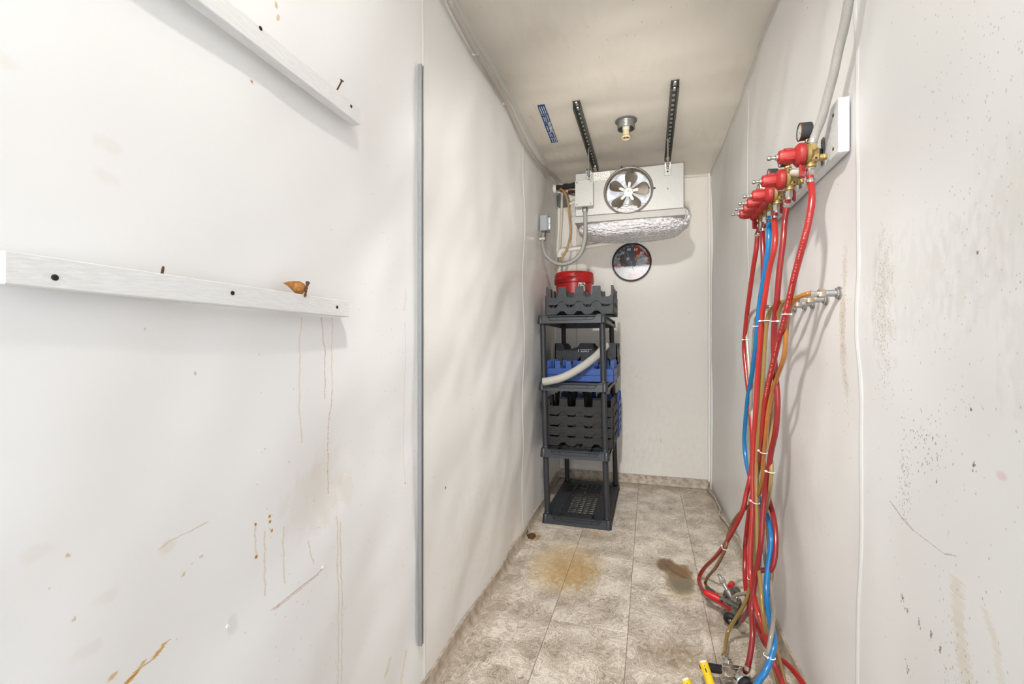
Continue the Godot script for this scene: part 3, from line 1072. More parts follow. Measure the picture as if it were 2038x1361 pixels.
	c.smudge(0.30, yy.call(1.95), 0.16, 0.14, col(128, 106, 80), 0.35, 0.9)
	c.smudge(-0.62, yy.call(1.9), 0.05, 0.7, col(140, 118, 96), 0.35, 0.9)
	c.smudge(0.36, yy.call(3.5), 0.12, 0.35, col(150, 132, 110), 0.35, 0.8)
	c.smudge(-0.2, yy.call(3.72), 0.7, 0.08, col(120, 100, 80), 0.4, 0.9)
	for k in 60:
		c.specks(c.rng.randf_range(-0.6, 0.4), yy.call(c.rng.randf_range(1.5, 3.6)), 0.01, 0.01, 2, col(70, 50, 34), 0.7, 1.3)
	var m: StandardMaterial3D = mat("vinyl_floor", Color(1, 1, 1), 0.38)
	m.albedo_texture = ImageTexture.create_from_image(im)
	m.normal_enabled = true
	var bump := grit.get_seamless_image(512, 512)
	bump.convert(Image.FORMAT_RGBA8)
	bump.bump_map_to_normal_map(2.0)
	m.normal_texture = ImageTexture.create_from_image(bump)
	m.normal_scale = 0.12
	return m

# ======================================================================= left wall
func screw_in_board(t: Node, y: float, d: float, x: float, called := "screw") -> void:
	var st := new_st()
	lathe(st, [[0, 0.0], [0.0036, 0.0], [0.0036, 0.0006], [0.0028, 0.0012], [0, 0.0012]], p3(x, y, d), Vector3.RIGHT, 12)
	var b := Basis(Vector3.RIGHT, 0.6)
	box(st, p3(x + 0.0013, y, d), Vector3(0.0006, 0.0046, 0.0010), 0.0, b)
	box(st, p3(x + 0.0013, y, d), Vector3(0.0006, 0.0010, 0.0046), 0.0, b)
	obj(called, st, M.dark_screw, t)

func wall_screw(at: Vector3, dir: Vector3, l: float, label: String, m: Material, head := true) -> void:
	var t := thing("screw", label, "screw", at)
	var st := new_st()
	var prof: Array = [[0, -0.004], [0.0016, -0.003]]
	var n := int(l / 0.0022)
	for k in n:
		prof.append([0.0022, k * 0.0022])
		prof.append([0.0014, k * 0.0022 + 0.0011])
	prof.append([0.0015, l])
	prof.append([0, l])
	lathe(st, prof, Vector3.ZERO, dir, 10)
	local_obj("shank", st, m, t)
	if head:
		st = new_st()
		lathe(st, [[0, l - 0.003], [0.0018, l - 0.003], [0.0046, l], [0.0042, l + 0.001], [0, l + 0.001]], Vector3.ZERO, dir, 12)
		local_obj("head", st, m, t)

func build_left_wall_things() -> void:
	var d1 := 0.926
	var t := thing("wall_cleat", "white painted wood cleat high on the left wall, running up out of view", "board", p3(-0.66, 1.62, 0.60))
	var st := new_st()
	box(st, p3(-0.661, 1.639, 0.56), Vector3(0.022, 0.038, d1 * 2 - 1.12), 0.0015)
	obj("board", st, M.paint_wood, t)
	screw_in_board(t, 1.655, 0.636, -0.650)
	screw_in_board(t, 1.646, 0.889, -0.650)
	t = thing("wall_cleat", "white painted wood cleat lower on the left wall with three dark screw holes", "board", p3(-0.66, 1.165, 0.60))
	st = new_st()
	box(st, p3(-0.661, 1.183, 0.594), Vector3(0.022, 0.036, 0.578), 0.0015)
	obj("board", st, M.paint_wood, t)
	screw_in_board(t, 1.178, 0.348, -0.650)
	screw_in_board(t, 1.186, 0.580, -0.650)
	screw_in_board(t, 1.184, 0.840, -0.650)
	wall_screw(p3(-0.672, 1.675, 0.868), Vector3(0.5, 0.55, 0.1), 0.024, "dark wood screw sticking out of the wall just above the upper cleat", M.rust)
	wall_screw(p3(-0.668, 1.200, 0.480), Vector3(0.25, 0.9, 0.0), 0.014, "short rusty screw stub standing above the middle of the lower cleat", M.rust, false)
	var ck := thing("cork_chunk", "broken tan cork piece skewered on a screw above the lower cleat", "cork", p3(-0.658, 1.203, 0.735))
	st = new_st()
	var poly := PackedVector2Array([Vector2(-0.034, 0.016), Vector2(-0.020, 0.021), Vector2(-0.005, 0.023), Vector2(0.008, 0.020), Vector2(0.014, 0.014), Vector2(0.010, 0.004), Vector2(0.004, -0.002), Vector2(-0.004, 0.001), Vector2(-0.012, 0.006), Vector2(-0.022, 0.012)])
	var b := Basis(Vector3(0, 0, -1), Vector3.UP, Vector3(1, 0, 0))
	extrude(st, poly, Transform3D(b, Vector3(-0.006, 0, 0)), 0.012)
	var nz := noise(4, 90.0)
	blob(st, Vector3(0.004, 0.011, 0.004), Vector3(0.008, 0.009, 0.016), 1.0, 18, 10, func(q: Vector3) -> float: return 0.25 * nz.get_noise_3dv(q))
	local_obj("cork", st, M.cork, ck)
	st = new_st()
	lathe(st, [[0, -0.006], [0.002, -0.004], [0.0026, 0], [0.0018, 0.003], [0.0026, 0.006], [0.0018, 0.009], [0.0026, 0.012], [0.0018, 0.015], [0.003, 0.02], [0.0042, 0.025], [0, 0.027]], Vector3(0.011, -0.002, -0.006), Vector3(0.15, 1, -0.1), 10)
	local_obj("screw", st, M.rust, ck)
	# slotted metal standard
	var sp := thing("shelf_standard", "tall grey metal slotted shelf standard upright on the left wall", "shelf standard", p3(-0.672, 0.185, 1.255))
	st = new_st()
	for s in [-1.0, 1.0]:
		box(st, p3(-0.669, 1.072, 1.255 + s * 0.0062), Vector3(0.013, 1.775, 0.0018), 0.0005)
		box(st, p3(-0.6635, 1.072, 1.255 + s * 0.0045), Vector3(0.002, 1.775, 0.0044), 0.0005)
	obj("channel", st, M.aluminium, sp)
	st = new_st()
	box(st, p3(-0.672, 1.072, 1.255), Vector3(0.003, 1.774, 0.0115), 0.0004)
	obj("channel_back", st, M.slot_dark, sp)
	for y in [1.93, 1.60, 1.26, 0.92, 0.58, 0.27]:
		st = new_st()
		lathe(st, [[0, 0], [0.0042, 0], [0.0038, 0.0024], [0, 0.003]], p3(-0.6705, y, 1.255), Vector3.RIGHT, 10)
		obj("screw", st, M.zinc, sp)
	# two torn nail holes low on the wall
	for q in [[0.614, 0.838, "small torn nail hole in the left wall nearest the metal standard"], [0.615, 0.613, "small torn nail hole in the left wall below the lower cleat's middle"]]:
		var x := left_x(q[0], q[1])
		st = new_st()
		lathe(st, [[0.0040, 0.0], [0.0022, 0.0024], [0.0013, 0.0016], [0.0011, 0.0003], [0.0, 0.0003]], p3(x, q[0], q[1]), Vector3(1, 0.15, 0.05), 9, true)
		tag(obj("torn_hole", st, M.frp, null), q[2], "hole")

# ======================================================================= ceiling things
func ceiling_rail(x: float, d0: float, d1: float, label: String) -> void:
	var y := 9.0
	for k in 21:
		for e in [-0.02, 0.02]:
			y = minf(y, ceil_y(x + e, lerpf(d0, d1, k / 20.0)) - 0.002)
	var t := thing("ceiling_rail", label, "rail", p3(x, y, d0), "slotted rails on the ceiling")
	var st := new_st()
	var l := d1 - d0
	for s in [-1.0, 1.0]:
		box(st, p3(x + s * 0.0195, y - 0.016, (d0 + d1) * 0.5 + 0.012), Vector3(0.0022, 0.032, l - 0.024), 0.0005)
		box(st, p3(x + s * 0.0155, y - 0.0315, (d0 + d1) * 0.5 + 0.012), Vector3(0.009, 0.002, l - 0.024), 0.0005)
	obj("channel", st, M.strut_steel, t)
	# the web between ceiling and channel is a ladder of bars that leave the slots open
	st = new_st()
	box(st, p3(x - 0.0135, y - 0.0015, (d0 + d1) * 0.5), Vector3(0.013, 0.0025, l), 0.0004)
	box(st, p3(x + 0.0135, y - 0.0015, (d0 + d1) * 0.5), Vector3(0.013, 0.0025, l), 0.0004)
	var n := int(l / 0.05)
	for k in n + 1:
		box(st, p3(x, y - 0.0015, d0 + 0.014 + (l - 0.028) * k / n), Vector3(0.016, 0.0025, 0.026), 0.0004)
	obj("slotted_web", st, M.strut_steel, t)
	for q in [d0 + 0.012, d0 + 0.065, d1 - 0.03]:
		st = new_st()
		lathe(st, [[0, 0], [0.008, 0], [0.009, 0.002], [0.007, 0.007], [0, 0.0075]], p3(x, y - 0.003, q), Vector3.DOWN, 6, true)
		obj("bolt", st, M.zinc, t)

func hanger(x: float, d: float, y1: float, label: String) -> void:
	var y0 := 2.355
	var t := thing("hanger_rod", label, "threaded rod", p3(x, y1, d), "rods that carry the cooling unit")
	var st := new_st()
	cyl(st, p3(x, y1 - 0.03, d), p3(x, y0 + 0.02, d), 0.0042, 10)
	obj("rod", st, M.zinc, t)
	for y in [y0 - 0.004, y1 + 0.008, y1 - 0.022]:
		st = new_st()
		hexnut(st, p3(x, y - 0.004, d), p3(x, y + 0.004, d), 0.0088)
		obj("nut", st, M.steel_dull, t)
		st = new_st()
		cyl(st, p3(x, y + 0.004, d), p3(x, y + 0.0058, d), 0.015, 18, 0.0004)
		obj("washer", st, M.zinc, t)

func build_ceiling_things() -> void:
	ceiling_rail(-0.364, 2.375, 3.30, "left slotted steel rail on the ceiling beside the blue sticker")
	ceiling_rail(0.124, 2.355, 3.30, "right slotted steel rail on the ceiling, farther from the blue sticker")
	hanger(-0.369, 2.936, 2.218, "threaded rod holding the grey-boxed end of the cooling unit")
	hanger(0.112, 2.936, 2.218, "threaded rod holding the plain right end of the cooling unit")
	# bare lampholder
	var y := ceil_y(-0.125, 2.70)
	var t := thing("lampholder", "bare ceiling lampholder without globe, threaded metal ring and cream socket", "lampholder", p3(-0.125, y, 2.70))
	var o := Vector3(-0.125, y - 0.001, -2.70)
	var st := new_st()
	lathe(st, [[0, 0], [0.058, 0], [0.062, 0.002], [0.062, 0.006], [0.05, 0.008], [0, 0.008]], o, Vector3.DOWN, 36)
	obj("base_plate", st, M.box_dark_grey, t)
	st = new_st()
	var prof: Array = [[0.040, 0.006], [0.048, 0.006]]
	for k in 5:
		prof.append([0.049, 0.010 + k * 0.008])
		prof.append([0.0465, 0.014 + k * 0.008])
	prof.append([0.049, 0.050])
	prof.append([0.044, 0.050])
	prof.append([0.044, 0.010])
	lathe(st, prof, o, Vector3.DOWN, 36)
	obj("threaded_ring", st, M.zinc, t)
	st = new_st()
	lathe(st, [[0, 0.008], [0.022, 0.008], [0.020, 0.050], [0.016, 0.058], [0, 0.058]], o, Vector3.DOWN, 24)
	obj("stem", st, M.pvc, t)
	st = new_st()
	lathe(st, [[0.0, 0.05], [0.018, 0.052], [0.0185, 0.078], [0.022, 0.092], [0.0275, 0.097], [0.0275, 0.104], [0.022, 0.104], [0.021, 0.098], [0, 0.097]], o, Vector3.DOWN, 24)
	var so := obj("socket", st, mat("socket_cream", col(216, 200, 162), 0.5), t)
	st = new_st()
	for q in [[-0.008, 0.004], [0.009, 0.002]]:
		lathe(st, [[0, 0], [0.0055, 0], [0.005, 0.005], [0, 0.006]], Vector3(q[0], -0.098, q[1]), Vector3.DOWN, 10)
	var ct := local_obj("contact", st, M.steel_dull, so)
	ct.position = o - wpos(so)
	# blue sticker with rows of small print
	var c := [p3(-0.566, 0, 2.352), p3(-0.527, 0, 2.352), p3(-0.5475, 0, 2.834), p3(-0.590, 0, 2.834)]
	for k in 4:
		c[k].y = ceil_y(c[k].x, -c[k].z)
	var at := func(u: float, v: float, lift: float) -> Vector3:   # u across (left to right), v away from the camera
		var p: Vector3 = c[0].lerp(c[1], u).lerp(c[3].lerp(c[2], u), v)
		return Vector3(p.x, ceil_y(p.x, -p.z) - 0.0026 - lift, p.z)
	st = new_st()
	grid(st, 2, 20, func(u: float, v: float) -> Vector3: return at.call(u, v, 0.0), Vector3.DOWN)
	var sk := thing("sticker", "long blue printed sticker with white lettering on the ceiling", "sticker", (c[0] + c[2]) * 0.5)
	obj("backing", st, M.sticker_blue, sk)
	var rng := RandomNumberGenerator.new()
	rng.seed = 5
	st = new_st()
	var bar := func(u0: float, u1: float, v0: float, v1: float) -> void:
		quad(st, at.call(u0, v0, 0.0006), at.call(u1, v0, 0.0006), at.call(u1, v1, 0.0006), at.call(u0, v1, 0.0006), Vector3.DOWN)
	for v in [0.235, 0.425, 0.675, 0.845]:
		bar.call(0.10, 0.90, v, v + 0.006)
	for row in [[0.03, 0.21, [0.22, 0.5, 0.78]], [0.28, 0.40, [0.25, 0.5]], [0.25, 0.41, [0.80]], [0.49, 0.63, [0.26]], [0.68, 0.83, [0.84]], [0.74, 0.82, [0.25, 0.48]], [0.86, 0.975, [0.3, 0.6, 0.85]]]:
		for u in row[2]:
			var v2: float = row[0]
			while v2 < row[1]:
				var w := rng.randf_range(0.012, 0.03)
				bar.call(u - 0.055, u + 0.055, v2, minf(v2 + w, row[1]))
				v2 += w + 0.006
	obj("small_print", st, M.ink_white, sk).set_meta("kind", "stuff")
	var dir: Vector3 = (at.call(0.5, 1.0, 0.0) - at.call(0.5, 0.0, 0.0)).normalized()
	var side := dir.cross(Vector3.DOWN).normalized()
	letters("POLYWALL", 0.024, M.ink_white, sk, Transform3D(Basis(dir, Vector3.DOWN.cross(dir), Vector3.DOWN), at.call(0.70, 0.548, 0.001)), true)
	st = new_st()
	var lo: Vector3 = at.call(0.32, 0.70, 0.001)
	var drop: Array = []
	for k in 16:
		var a2 := TAU * k / 16.0
		drop.append(lo + side * cos(a2) * 0.008 + dir * sin(a2) * 0.006)
	for k in 16:
		tri(st, lo, drop[k], drop[(k + 1) % 16], Vector3.DOWN, Vector3.DOWN, Vector3.DOWN)
	obj("emblem", st, M.ink_white, sk)
	# cable clipped along the top of the left wall
	var cb := thing("cable", "beige pipe running along the top of the left wall to the cooling unit", "cable", p3(-0.66, 2.28, 1.4))
	st = new_st()
	tube(st, curve(pts3([[-0.655, 2.30, 0.9], [-0.655, 2.295, 1.377], [-0.655, 2.282, 1.46], [-0.655, 2.268, 1.62], [-0.656, 2.268, 1.76], [-0.658, 2.276, 1.95], [-0.66, 2.278, 2.11], [-0.662, 2.259, 2.268], [-0.666, 2.241, 2.496], [-0.672, 2.261, 2.781], [-0.682, 2.327, 3.167], [-0.685, 2.384, 3.418], [-0.68, 2.395, 3.56]]), 6), 0.0115, 12)
	obj("jacket", st, M.cable_beige, cb)
	for q in [[-0.663, 2.281, 2.10], [-0.658, 2.268, 1.69]]:
		st = new_st()
		box(st, p3(q[0] - 0.002, q[1], q[2]), Vector3(0.026, 0.026, 0.008), 0.003)
		obj("clip", st, M.pvc, cb)

# ======================================================================= cooling unit
func plate_with_hole(st: SurfaceTool, c: Vector2, r: float, lo: Vector2, hi: Vector2, d: float, thick: float) -> void:
	var ang: Array = []
	for k in 64:
		ang.append(TAU * k / 64.0)
	for q in [lo, hi, Vector2(lo.x, hi.y), Vector2(hi.x, lo.y)]:
		ang.append(fposmod(atan2(q.y - c.y, q.x - c.x), TAU))
	ang.sort()
	var m := ang.size()
	for k in m:
		var a: float = ang[k]
		var b: float = ang[(k + 1) % m] + (TAU if k == m - 1 else 0.0)
		if b - a < 0.00001:
			continue
		var q: Array = []
		for t in [a, b]:
			var v := Vector2(cos(t), sin(t))
			var s := 1e9
			if absf(v.x) > 1e-6:
				s = minf(s, ((hi.x if v.x > 0 else lo.x) - c.x) / v.x)
			if absf(v.y) > 1e-6:
				s = minf(s, ((hi.y if v.y > 0 else lo.y) - c.y) / v.y)
			q.append(c + v * r)
			q.append(c + v * s)
		for e in 2:
			var dd := d if e == 0 else d + thick
			quad(st, p3(q[0].x, q[0].y, dd), p3(q[1].x, q[1].y, dd), p3(q[3].x, q[3].y, dd), p3(q[2].x, q[2].y, dd), Vector3(0, 0, 1.0 if e == 0 else -1.0))

func build_evaporator() -> void:
	var t := thing("cooling_unit", "white frosted ceiling cooling unit with a round five-bladed fan", "cooling unit", p3(-0.125, 1.90, 2.96))
	var st := new_st()
	var c := Vector2(-0.124, 2.078)
	plate_with_hole(st, c, 0.139, Vector2(-0.458, 1.944), Vector2(0.206, 2.218), 2.960, 0.002)
	box(st, p3(-0.457, 2.078, 3.22), Vector3(0.003, 0.28, 0.52), 0.0005)
	box(st, p3(0.205, 2.078, 3.22), Vector3(0.003, 0.28, 0.52), 0.0005)
	box(st, p3(-0.126, 2.2175, 3.22), Vector3(0.666, 0.003, 0.52), 0.0005)
	box(st, p3(-0.126, 1.985, 3.478), Vector3(0.66, 0.09, 0.003), 0.0005)
	obj("housing", st, M.housing, t)
	st = new_st()
	box(st, p3(-0.126, 1.940, 2.968), Vector3(0.662, 0.014, 0.004), 0.0005)
	obj("gap_shade_strip", st, M.shroud, t)  # strip whose dark colour stands for the shade in the pan gap
	st = new_st()
	box(st, p3(-0.1235, 1.9165, 2.954), Vector3(0.676, 0.040, 0.004), 0.001, Basis(Vector3.RIGHT, -0.10))
	box(st, p3(-0.1235, 1.898, 3.21), Vector3(0.672, 0.004, 0.51), 0.001)
	for x in [-0.459, 0.212]:
		box(st, p3(x, 1.916, 3.21), Vector3(0.004, 0.040, 0.51), 0.001)
	obj("drip_pan", st, M.housing, t)
	st = new_st()
	lathe(st, [[0.137, -0.03], [0.139, 0.0], [0.141, 0.006], [0.146, 0.008], [0.152, 0.004], [0.153, -0.001], [0.140, -0.001]], p3(c.x, c.y, 2.960), Vector3(0, 0, 1), 64)
	obj("fan_shroud", st, M.shroud, t)
	st = new_st()
	for a in [105.0, 0.0, 247.0]:
		st = new_st()
		var v := Vector2(cos(deg_to_rad(a)), sin(deg_to_rad(a)))
		lathe(st, [[0, 0], [0.006, 0], [0.005, 0.004], [0, 0.005]], p3(c.x + v.x * 0.160, c.y + v.y * 0.160, 2.959), Vector3(0, 0, 1), 10)
		box(st, p3(c.x + v.x * 0.153, c.y + v.y * 0.153, 2.957), Vector3(0.016, 0.009, 0.004), 0.001, Basis(Vector3(0, 0, 1), deg_to_rad(a)))
		obj("shroud_clip", st, M.slot_dark, t)
	# frosted coil behind the fan
	st = new_st()
	var nz := noise(14, 9.0, FastNoiseLite.TYPE_SIMPLEX_SMOOTH, 4)
	grid(st, 30, 30, func(u: float, v: float) -> Vector3:
		var x := lerpf(-0.30, 0.05, u)
		var y := lerpf(1.91, 2.215, v)
		return p3(x, y, 3.045 + 0.05 * nz.get_noise_2d(x, y) + 0.010 * nz.get_noise_2d(x * 5, y * 5)), Vector3(0, 0, 1))
	box(st, p3(-0.126, 2.06, 3.16), Vector3(0.65, 0.31, 0.12), 0.004)
	obj("frosted_coil", st, M.frost, t)
	# fan: hub, five blades
	var fan_d := 2.985
	st = new_st()
	lathe(st, [[0, -0.012], [0.028, -0.012], [0.031, 0], [0.031, 0.006], [0.027, 0.008], [0.020, 0.008], [0.0195, 0.010], [0.012, 0.010], [0.0115, 0.016], [0, 0.017]], p3(c.x, c.y, fan_d), Vector3(0, 0, 1), 32)
	for k in 5:
		var a2 := deg_to_rad(82.0 + 72.0 * k)
		var b := Basis(Vector3(0, 0, 1), a2)
		box(st, p3(c.x, c.y, fan_d - 0.003) + b * Vector3(0.036, 0, 0), Vector3(0.048, 0.017, 0.004), 0.001, b)
		box(st, p3(c.x, c.y, fan_d - 0.006) + b * Vector3(0.052, 0, 0), Vector3(0.030, 0.004, 0.006), 0.001, b)
	var hub := obj("fan_hub", st, M.fan_hub, t)
	st = new_st()
	lathe(st, [[0, 0], [0.0035, 0], [0.003, 0.003], [0, 0.0035]], Vector3.ZERO, Vector3(0, 0, 1), 10)
	var sh := local_obj("shaft", st, M.rust, hub)
	sh.position = p3(c.x, c.y, fan_d - 0.016) - wpos(hub)
	for k in 5:
		st = new_st()
		var a3 := deg_to_rad(82.0 + 72.0 * k)
		var bb := Basis(Vector3(0, 0, 1), a3) * Basis(Vector3(1, 0, 0), 0.42)
		for e in 2:
			var side := Vector3(0, 0, 1.0 if e == 0 else -1.0)
			grid(st, 10, 8, func(u: float, v: float) -> Vector3:
				var r := lerpf(0.026, 0.131, u)
				var w := 0.010 + 0.033 * sin(minf(u * 1.25, 1.0) * PI * 0.5) 
				w *= sqrt(maxf(0.0, 1.0 - pow(maxf(0.0, (u - 0.60) / 0.40), 2.6)))
				var off := -0.008 * u
				var s := lerpf(-1.0, 1.0, v)
				return p3(c.x, c.y, fan_d - 0.002) + bb * Vector3(r, off + s * w, -0.006 * (1.0 - s * s) - e * 0.0014), bb * side)
		obj("fan_blade", st, M.fan_blade, t)
	# electrical box with lid, knockout screws
	st = new_st()
	box(st, p3(-0.392, 2.066, 2.934), Vector3(0.108, 0.158, 0.050), 0.002)
	var jb := obj("junction_box", st, M.housing, t)
	st = new_st()
	box(st, p3(-0.394, 2.072, 2.9075), Vector3(0.114, 0.164, 0.003), 0.001)
	obj("lid", st, M.housing, jb)
	for q in [[-0.438, 2.141], [-0.352, 2.143], [-0.438, 2.002], [-0.352, 2.003]]:
		st = new_st()
		lathe(st, [[0, 0], [0.005, 0], [0.0045, 0.003], [0, 0.0035]], p3(q[0], q[1], 2.906), Vector3(0, 0, 1), 10)
		obj("screw", st, M.steel_dull, jb)
	# hanging brackets
	for x in [-0.369, 0.112]:
		st = new_st()
		box(st, p3(x, 2.185, 2.9575), Vector3(0.040, 0.075, 0.003), 0.001)
		box(st, p3(x, 2.216, 2.942), Vector3(0.036, 0.004, 0.034), 0.001)
		var br := obj("bracket", st, M.zinc, t)
		for y in [2.172, 2.195]:
			st = new_st()
			lathe(st, [[0.0, 0], [0.0055, 0], [0.0055, 0.001], [0, 0.001]], p3(x, y, 2.9558), Vector3(0, 0, 1), 12)
			obj("bolt_hole", st, M.slot_dark, br)
	# rating label: grey print too small to read
	st = new_st()
	box(st, p3(-0.288, 2.187, 2.9592), Vector3(0.100, 0.050, 0.0008), 0.0002)
	var lb := obj("rating_label", st, M.sticker_white, t)
	st = new_st()
	var rng := RandomNumberGenerator.new()
	rng.seed = 8
	for r in 5:
		var x2 := -0.334
		while x2 < -0.246:
			var w2 := rng.randf_range(0.006, 0.016)
			box(st, p3(x2 + w2 * 0.5, 2.204 - r * 0.009, 2.9586), Vector3(w2, 0.0035, 0.0004), 0.0)
			x2 += w2 + 0.005
	obj("small_print", st, M.steel_dull, lb).set_meta("kind", "stuff")
	st = new_st()
	lathe(st, [[0, 0], [0.005, 0], [0.004, 0.003], [0, 0.0035]], p3(0.112, 2.068, 2.9595), Vector3(0, 0, 1), 8)
	obj("panel_screw", st, M.steel_dull, t)
	# ice hanging from the pan and bulging out behind the right end
	st = new_st()
	var ic := noise(33, 5.5, FastNoiseLite.TYPE_CELLULAR, 1)
	ic.cellular_return_type = FastNoiseLite.RETURN_DISTANCE
	var ic2 := noise(34, 2.0, FastNoiseLite.TYPE_SIMPLEX_SMOOTH, 3)
	blob(st, p3(-0.108, 1.925, 3.195), Vector3(0.352, 0.100, 0.222), 0.62, 240, 100, func(q: Vector3) -> float:
		return 0.075 * (-ic.get_noise_3d(q.x * 2.6, q.y * 1.4, q.z * 1.8) - 0.5) + 0.06 * ic2.get_noise_3dv(q))
	obj("ice", st, M.ice, t)

# ======================================================================= pipes, boxes, gauge and bucket at the back
func build_plumbing() -> void:
	# disconnect box on the left wall and its flexible conduit
	var t := thing("switch_box", "small grey electrical box with clear flip cover on the left wall", "electrical box", p3(-0.66, 1.86, 2.93))
	var st := new_st()
	box(st, p3(-0.664, 1.910, 2.965), Vector3(0.046, 0.102, 0.075), 0.003)
	obj("box", st, M.box_grey, t)
	st = new_st()
	box(st, p3(-0.638, 1.910, 2.968), Vector3(0.005, 0.106, 0.079), 0.0015)
	obj("cover_plate", st, M.box_grey, t)
	st = new_st()
	blob(st, p3(-0.634, 1.930, 2.972), Vector3(0.013, 0.022, 0.022), 0.5, 20, 12, func(_q: Vector3) -> float: return 0.0)
	blob(st, p3(-0.634, 1.890, 2.972), Vector3(0.013, 0.022, 0.022), 0.5, 20, 12, func(_q: Vector3) -> float: return 0.0)
	obj("flip_cover", st, M.box_bubble, t)
	var cd := thing("flexible_conduit", "grey flexible conduit looping from the wall box to the cooling unit", "conduit", p3(-0.53, 1.62, 2.9))
	st = new_st()
	tube(st, curve(pts3([[-0.662, 1.835, 2.92], [-0.662, 1.79, 2.90], [-0.658, 1.755, 2.88], [-0.639, 1.692, 2.87], [-0.595, 1.643, 2.88], [-0.538, 1.623, 2.89], [-0.474, 1.637, 2.9], [-0.42, 1.683, 2.905], [-0.393, 1.758, 2.908], [-0.387, 1.844, 2.915], [-0.389, 1.924, 2.925], [-0.392, 1.97, 2.932]]), 6), 0.0125, 14)
	obj("conduit", st, M.conduit_grey, cd)
	st = new_st()
	cyl(st, p3(-0.662, 1.828, 2.93), p3(-0.662, 1.860, 2.945), 0.014, 14)
	hexnut(st, p3(-0.662, 1.812, 2.915), p3(-0.662, 1.826, 2.925), 0.018)
	obj("connector", st, M.steel_dull, cd)
	st = new_st()
	hexnut(st, p3(-0.391, 1.960, 2.932), p3(-0.392, 1.985, 2.934), 0.017)
	obj("connector", st, M.steel_dull, cd)
	st = new_st()
	box(st, p3(-0.664, 1.795, 2.905), Vector3(0.040, 0.018, 0.034), 0.002)
	obj("strap", st, M.zinc, cd)
	# drain pipe
	var dp := thing("drain_pipe", "off-white plastic drain pipe with an elbow under the cooling unit", "pipe", p3(-0.4, 1.82, 3.45))
	st = new_st()
	tube(st, pts3([[-0.112, 1.868, 3.40], [-0.64, 1.826, 3.45]]), 0.0165, 16)
	obj("sloping_pipe", st, M.pvc, dp)
	st = new_st()
	tube(st, pts3([[-0.655, 1.745, 3.452], [-0.668, 1.58, 3.47], [-0.690, 1.30, 3.60], [-0.690, 0.10, 3.70]]), 0.0165, 16)
	obj("down_pipe", st, M.pvc, dp)
	st = new_st()
	tube(st, curve(pts3([[-0.612, 1.829, 3.448], [-0.640, 1.825, 3.450], [-0.656, 1.806, 3.452], [-0.655, 1.775, 3.452]]), 6), 0.021, 16)
	obj("elbow", st, M.pvc, dp)
	st = new_st()
	tube(st, pts3([[-0.158, 1.864, 3.40], [-0.108, 1.868, 3.40], [-0.098, 1.885, 3.40]]), 0.020, 14)
	obj("elbow", st, M.pvc, dp)
	st = new_st()
	tube(st, pts3([[-0.655, 1.772, 3.452], [-0.655, 1.742, 3.452]]), 0.020, 16)
	obj("coupling", st, M.conduit_grey, dp)
	# tan tube drooping
	var tt := thing("drain_tube", "thin tan tube drooping in an arc beside the cooling unit", "tube", p3(-0.58, 1.7, 3.38))
	st = new_st()
	tube(st, curve(pts3([[-0.66, 2.315, 3.46], [-0.609, 2.259, 3.4], [-0.579, 2.175, 3.38], [-0.564, 2.031, 3.38], [-0.56, 1.936, 3.38], [-0.585, 1.823, 3.37], [-0.633, 1.73, 3.36], [-0.684, 1.67, 3.37]]), 6), 0.0075, 10)
	obj("tube", st, M.tan_tube, tt)
	# refrigerant lines
	var rl := thing("refrigerant_lines", "black insulated and copper lines entering the left end of the cooling unit", "pipes", p3(-0.58, 2.28, 3.4))
	st = new_st()
	lathe(st, [[0, 0], [0.032, 0], [0.034, 0.006], [0.030, 0.022], [0.022, 0.024], [0, 0.024]], p3(-0.705, 2.315, 3.47), Vector3(1, 0, 0), 18)
	obj("wall_sleeve", st, M.pvc, rl)
	st = new_st()
	var radii := PackedFloat32Array()
	var ip := curve(pts3([[-0.69, 2.318, 3.47], [-0.63, 2.312, 3.44], [-0.57, 2.30, 3.40], [-0.50, 2.296, 3.38], [-0.44, 2.29, 3.36]]), 6)
	for k in ip.size():
		radii.append(0.019 + 0.003 * sin(k * 0.9))
	tube(st, ip, 0.019, 14, true, radii)
	tube(st, curve(pts3([[-0.58, 2.262, 3.42], [-0.52, 2.252, 3.40], [-0.44, 2.245, 3.38]]), 6), 0.013, 12)
	obj("insulation", st, M.insulation, rl)
	st = new_st()
	tube(st, curve(pts3([[-0.69, 2.300, 3.465], [-0.60, 2.282, 3.42], [-0.50, 2.274, 3.38], [-0.44, 2.270, 3.36]]), 6), 0.0055, 10)
	tube(st, curve(pts3([[-0.66, 2.292, 3.46], [-0.56, 2.246, 3.44], [-0.50, 2.225, 3.40], [-0.44, 2.222, 3.38]]), 6), 0.0055, 10)
	obj("copper_line", st, M.copper, rl)
	st = new_st()
	tube(st, curve(pts3([[-0.57, 2.215, 3.45], [-0.53, 2.222, 3.43], [-0.495, 2.20, 3.42], [-0.475, 2.165, 3.41], [-0.44, 2.15, 3.40]]), 6), 0.010, 12)
	tube(st, curve(pts3([[-0.575, 2.18, 3.45], [-0.53, 2.188, 3.44], [-0.50, 2.165, 3.43], [-0.475, 2.12, 3.42], [-0.44, 2.09, 3.41]]), 6), 0.010, 12)
	obj("white_tube", st, M.pvc, rl)
	# junction box and conduit on the back wall
	var gb := thing("wall_junction_box", "dark grey junction box on the back wall behind the pipes", "electrical box", p3(-0.683, 2.27, 3.75))
	st = new_st()
	box(st, p3(-0.683, 2.312, 3.755), Vector3(0.080, 0.110, 0.055), 0.004)
	obj("box", st, M.box_dark_grey, gb)
	var gc := thing("straight_conduit", "thin straight metal conduit rising up the back left corner", "conduit", p3(-0.70, 1.6, 3.72))
	st = new_st()
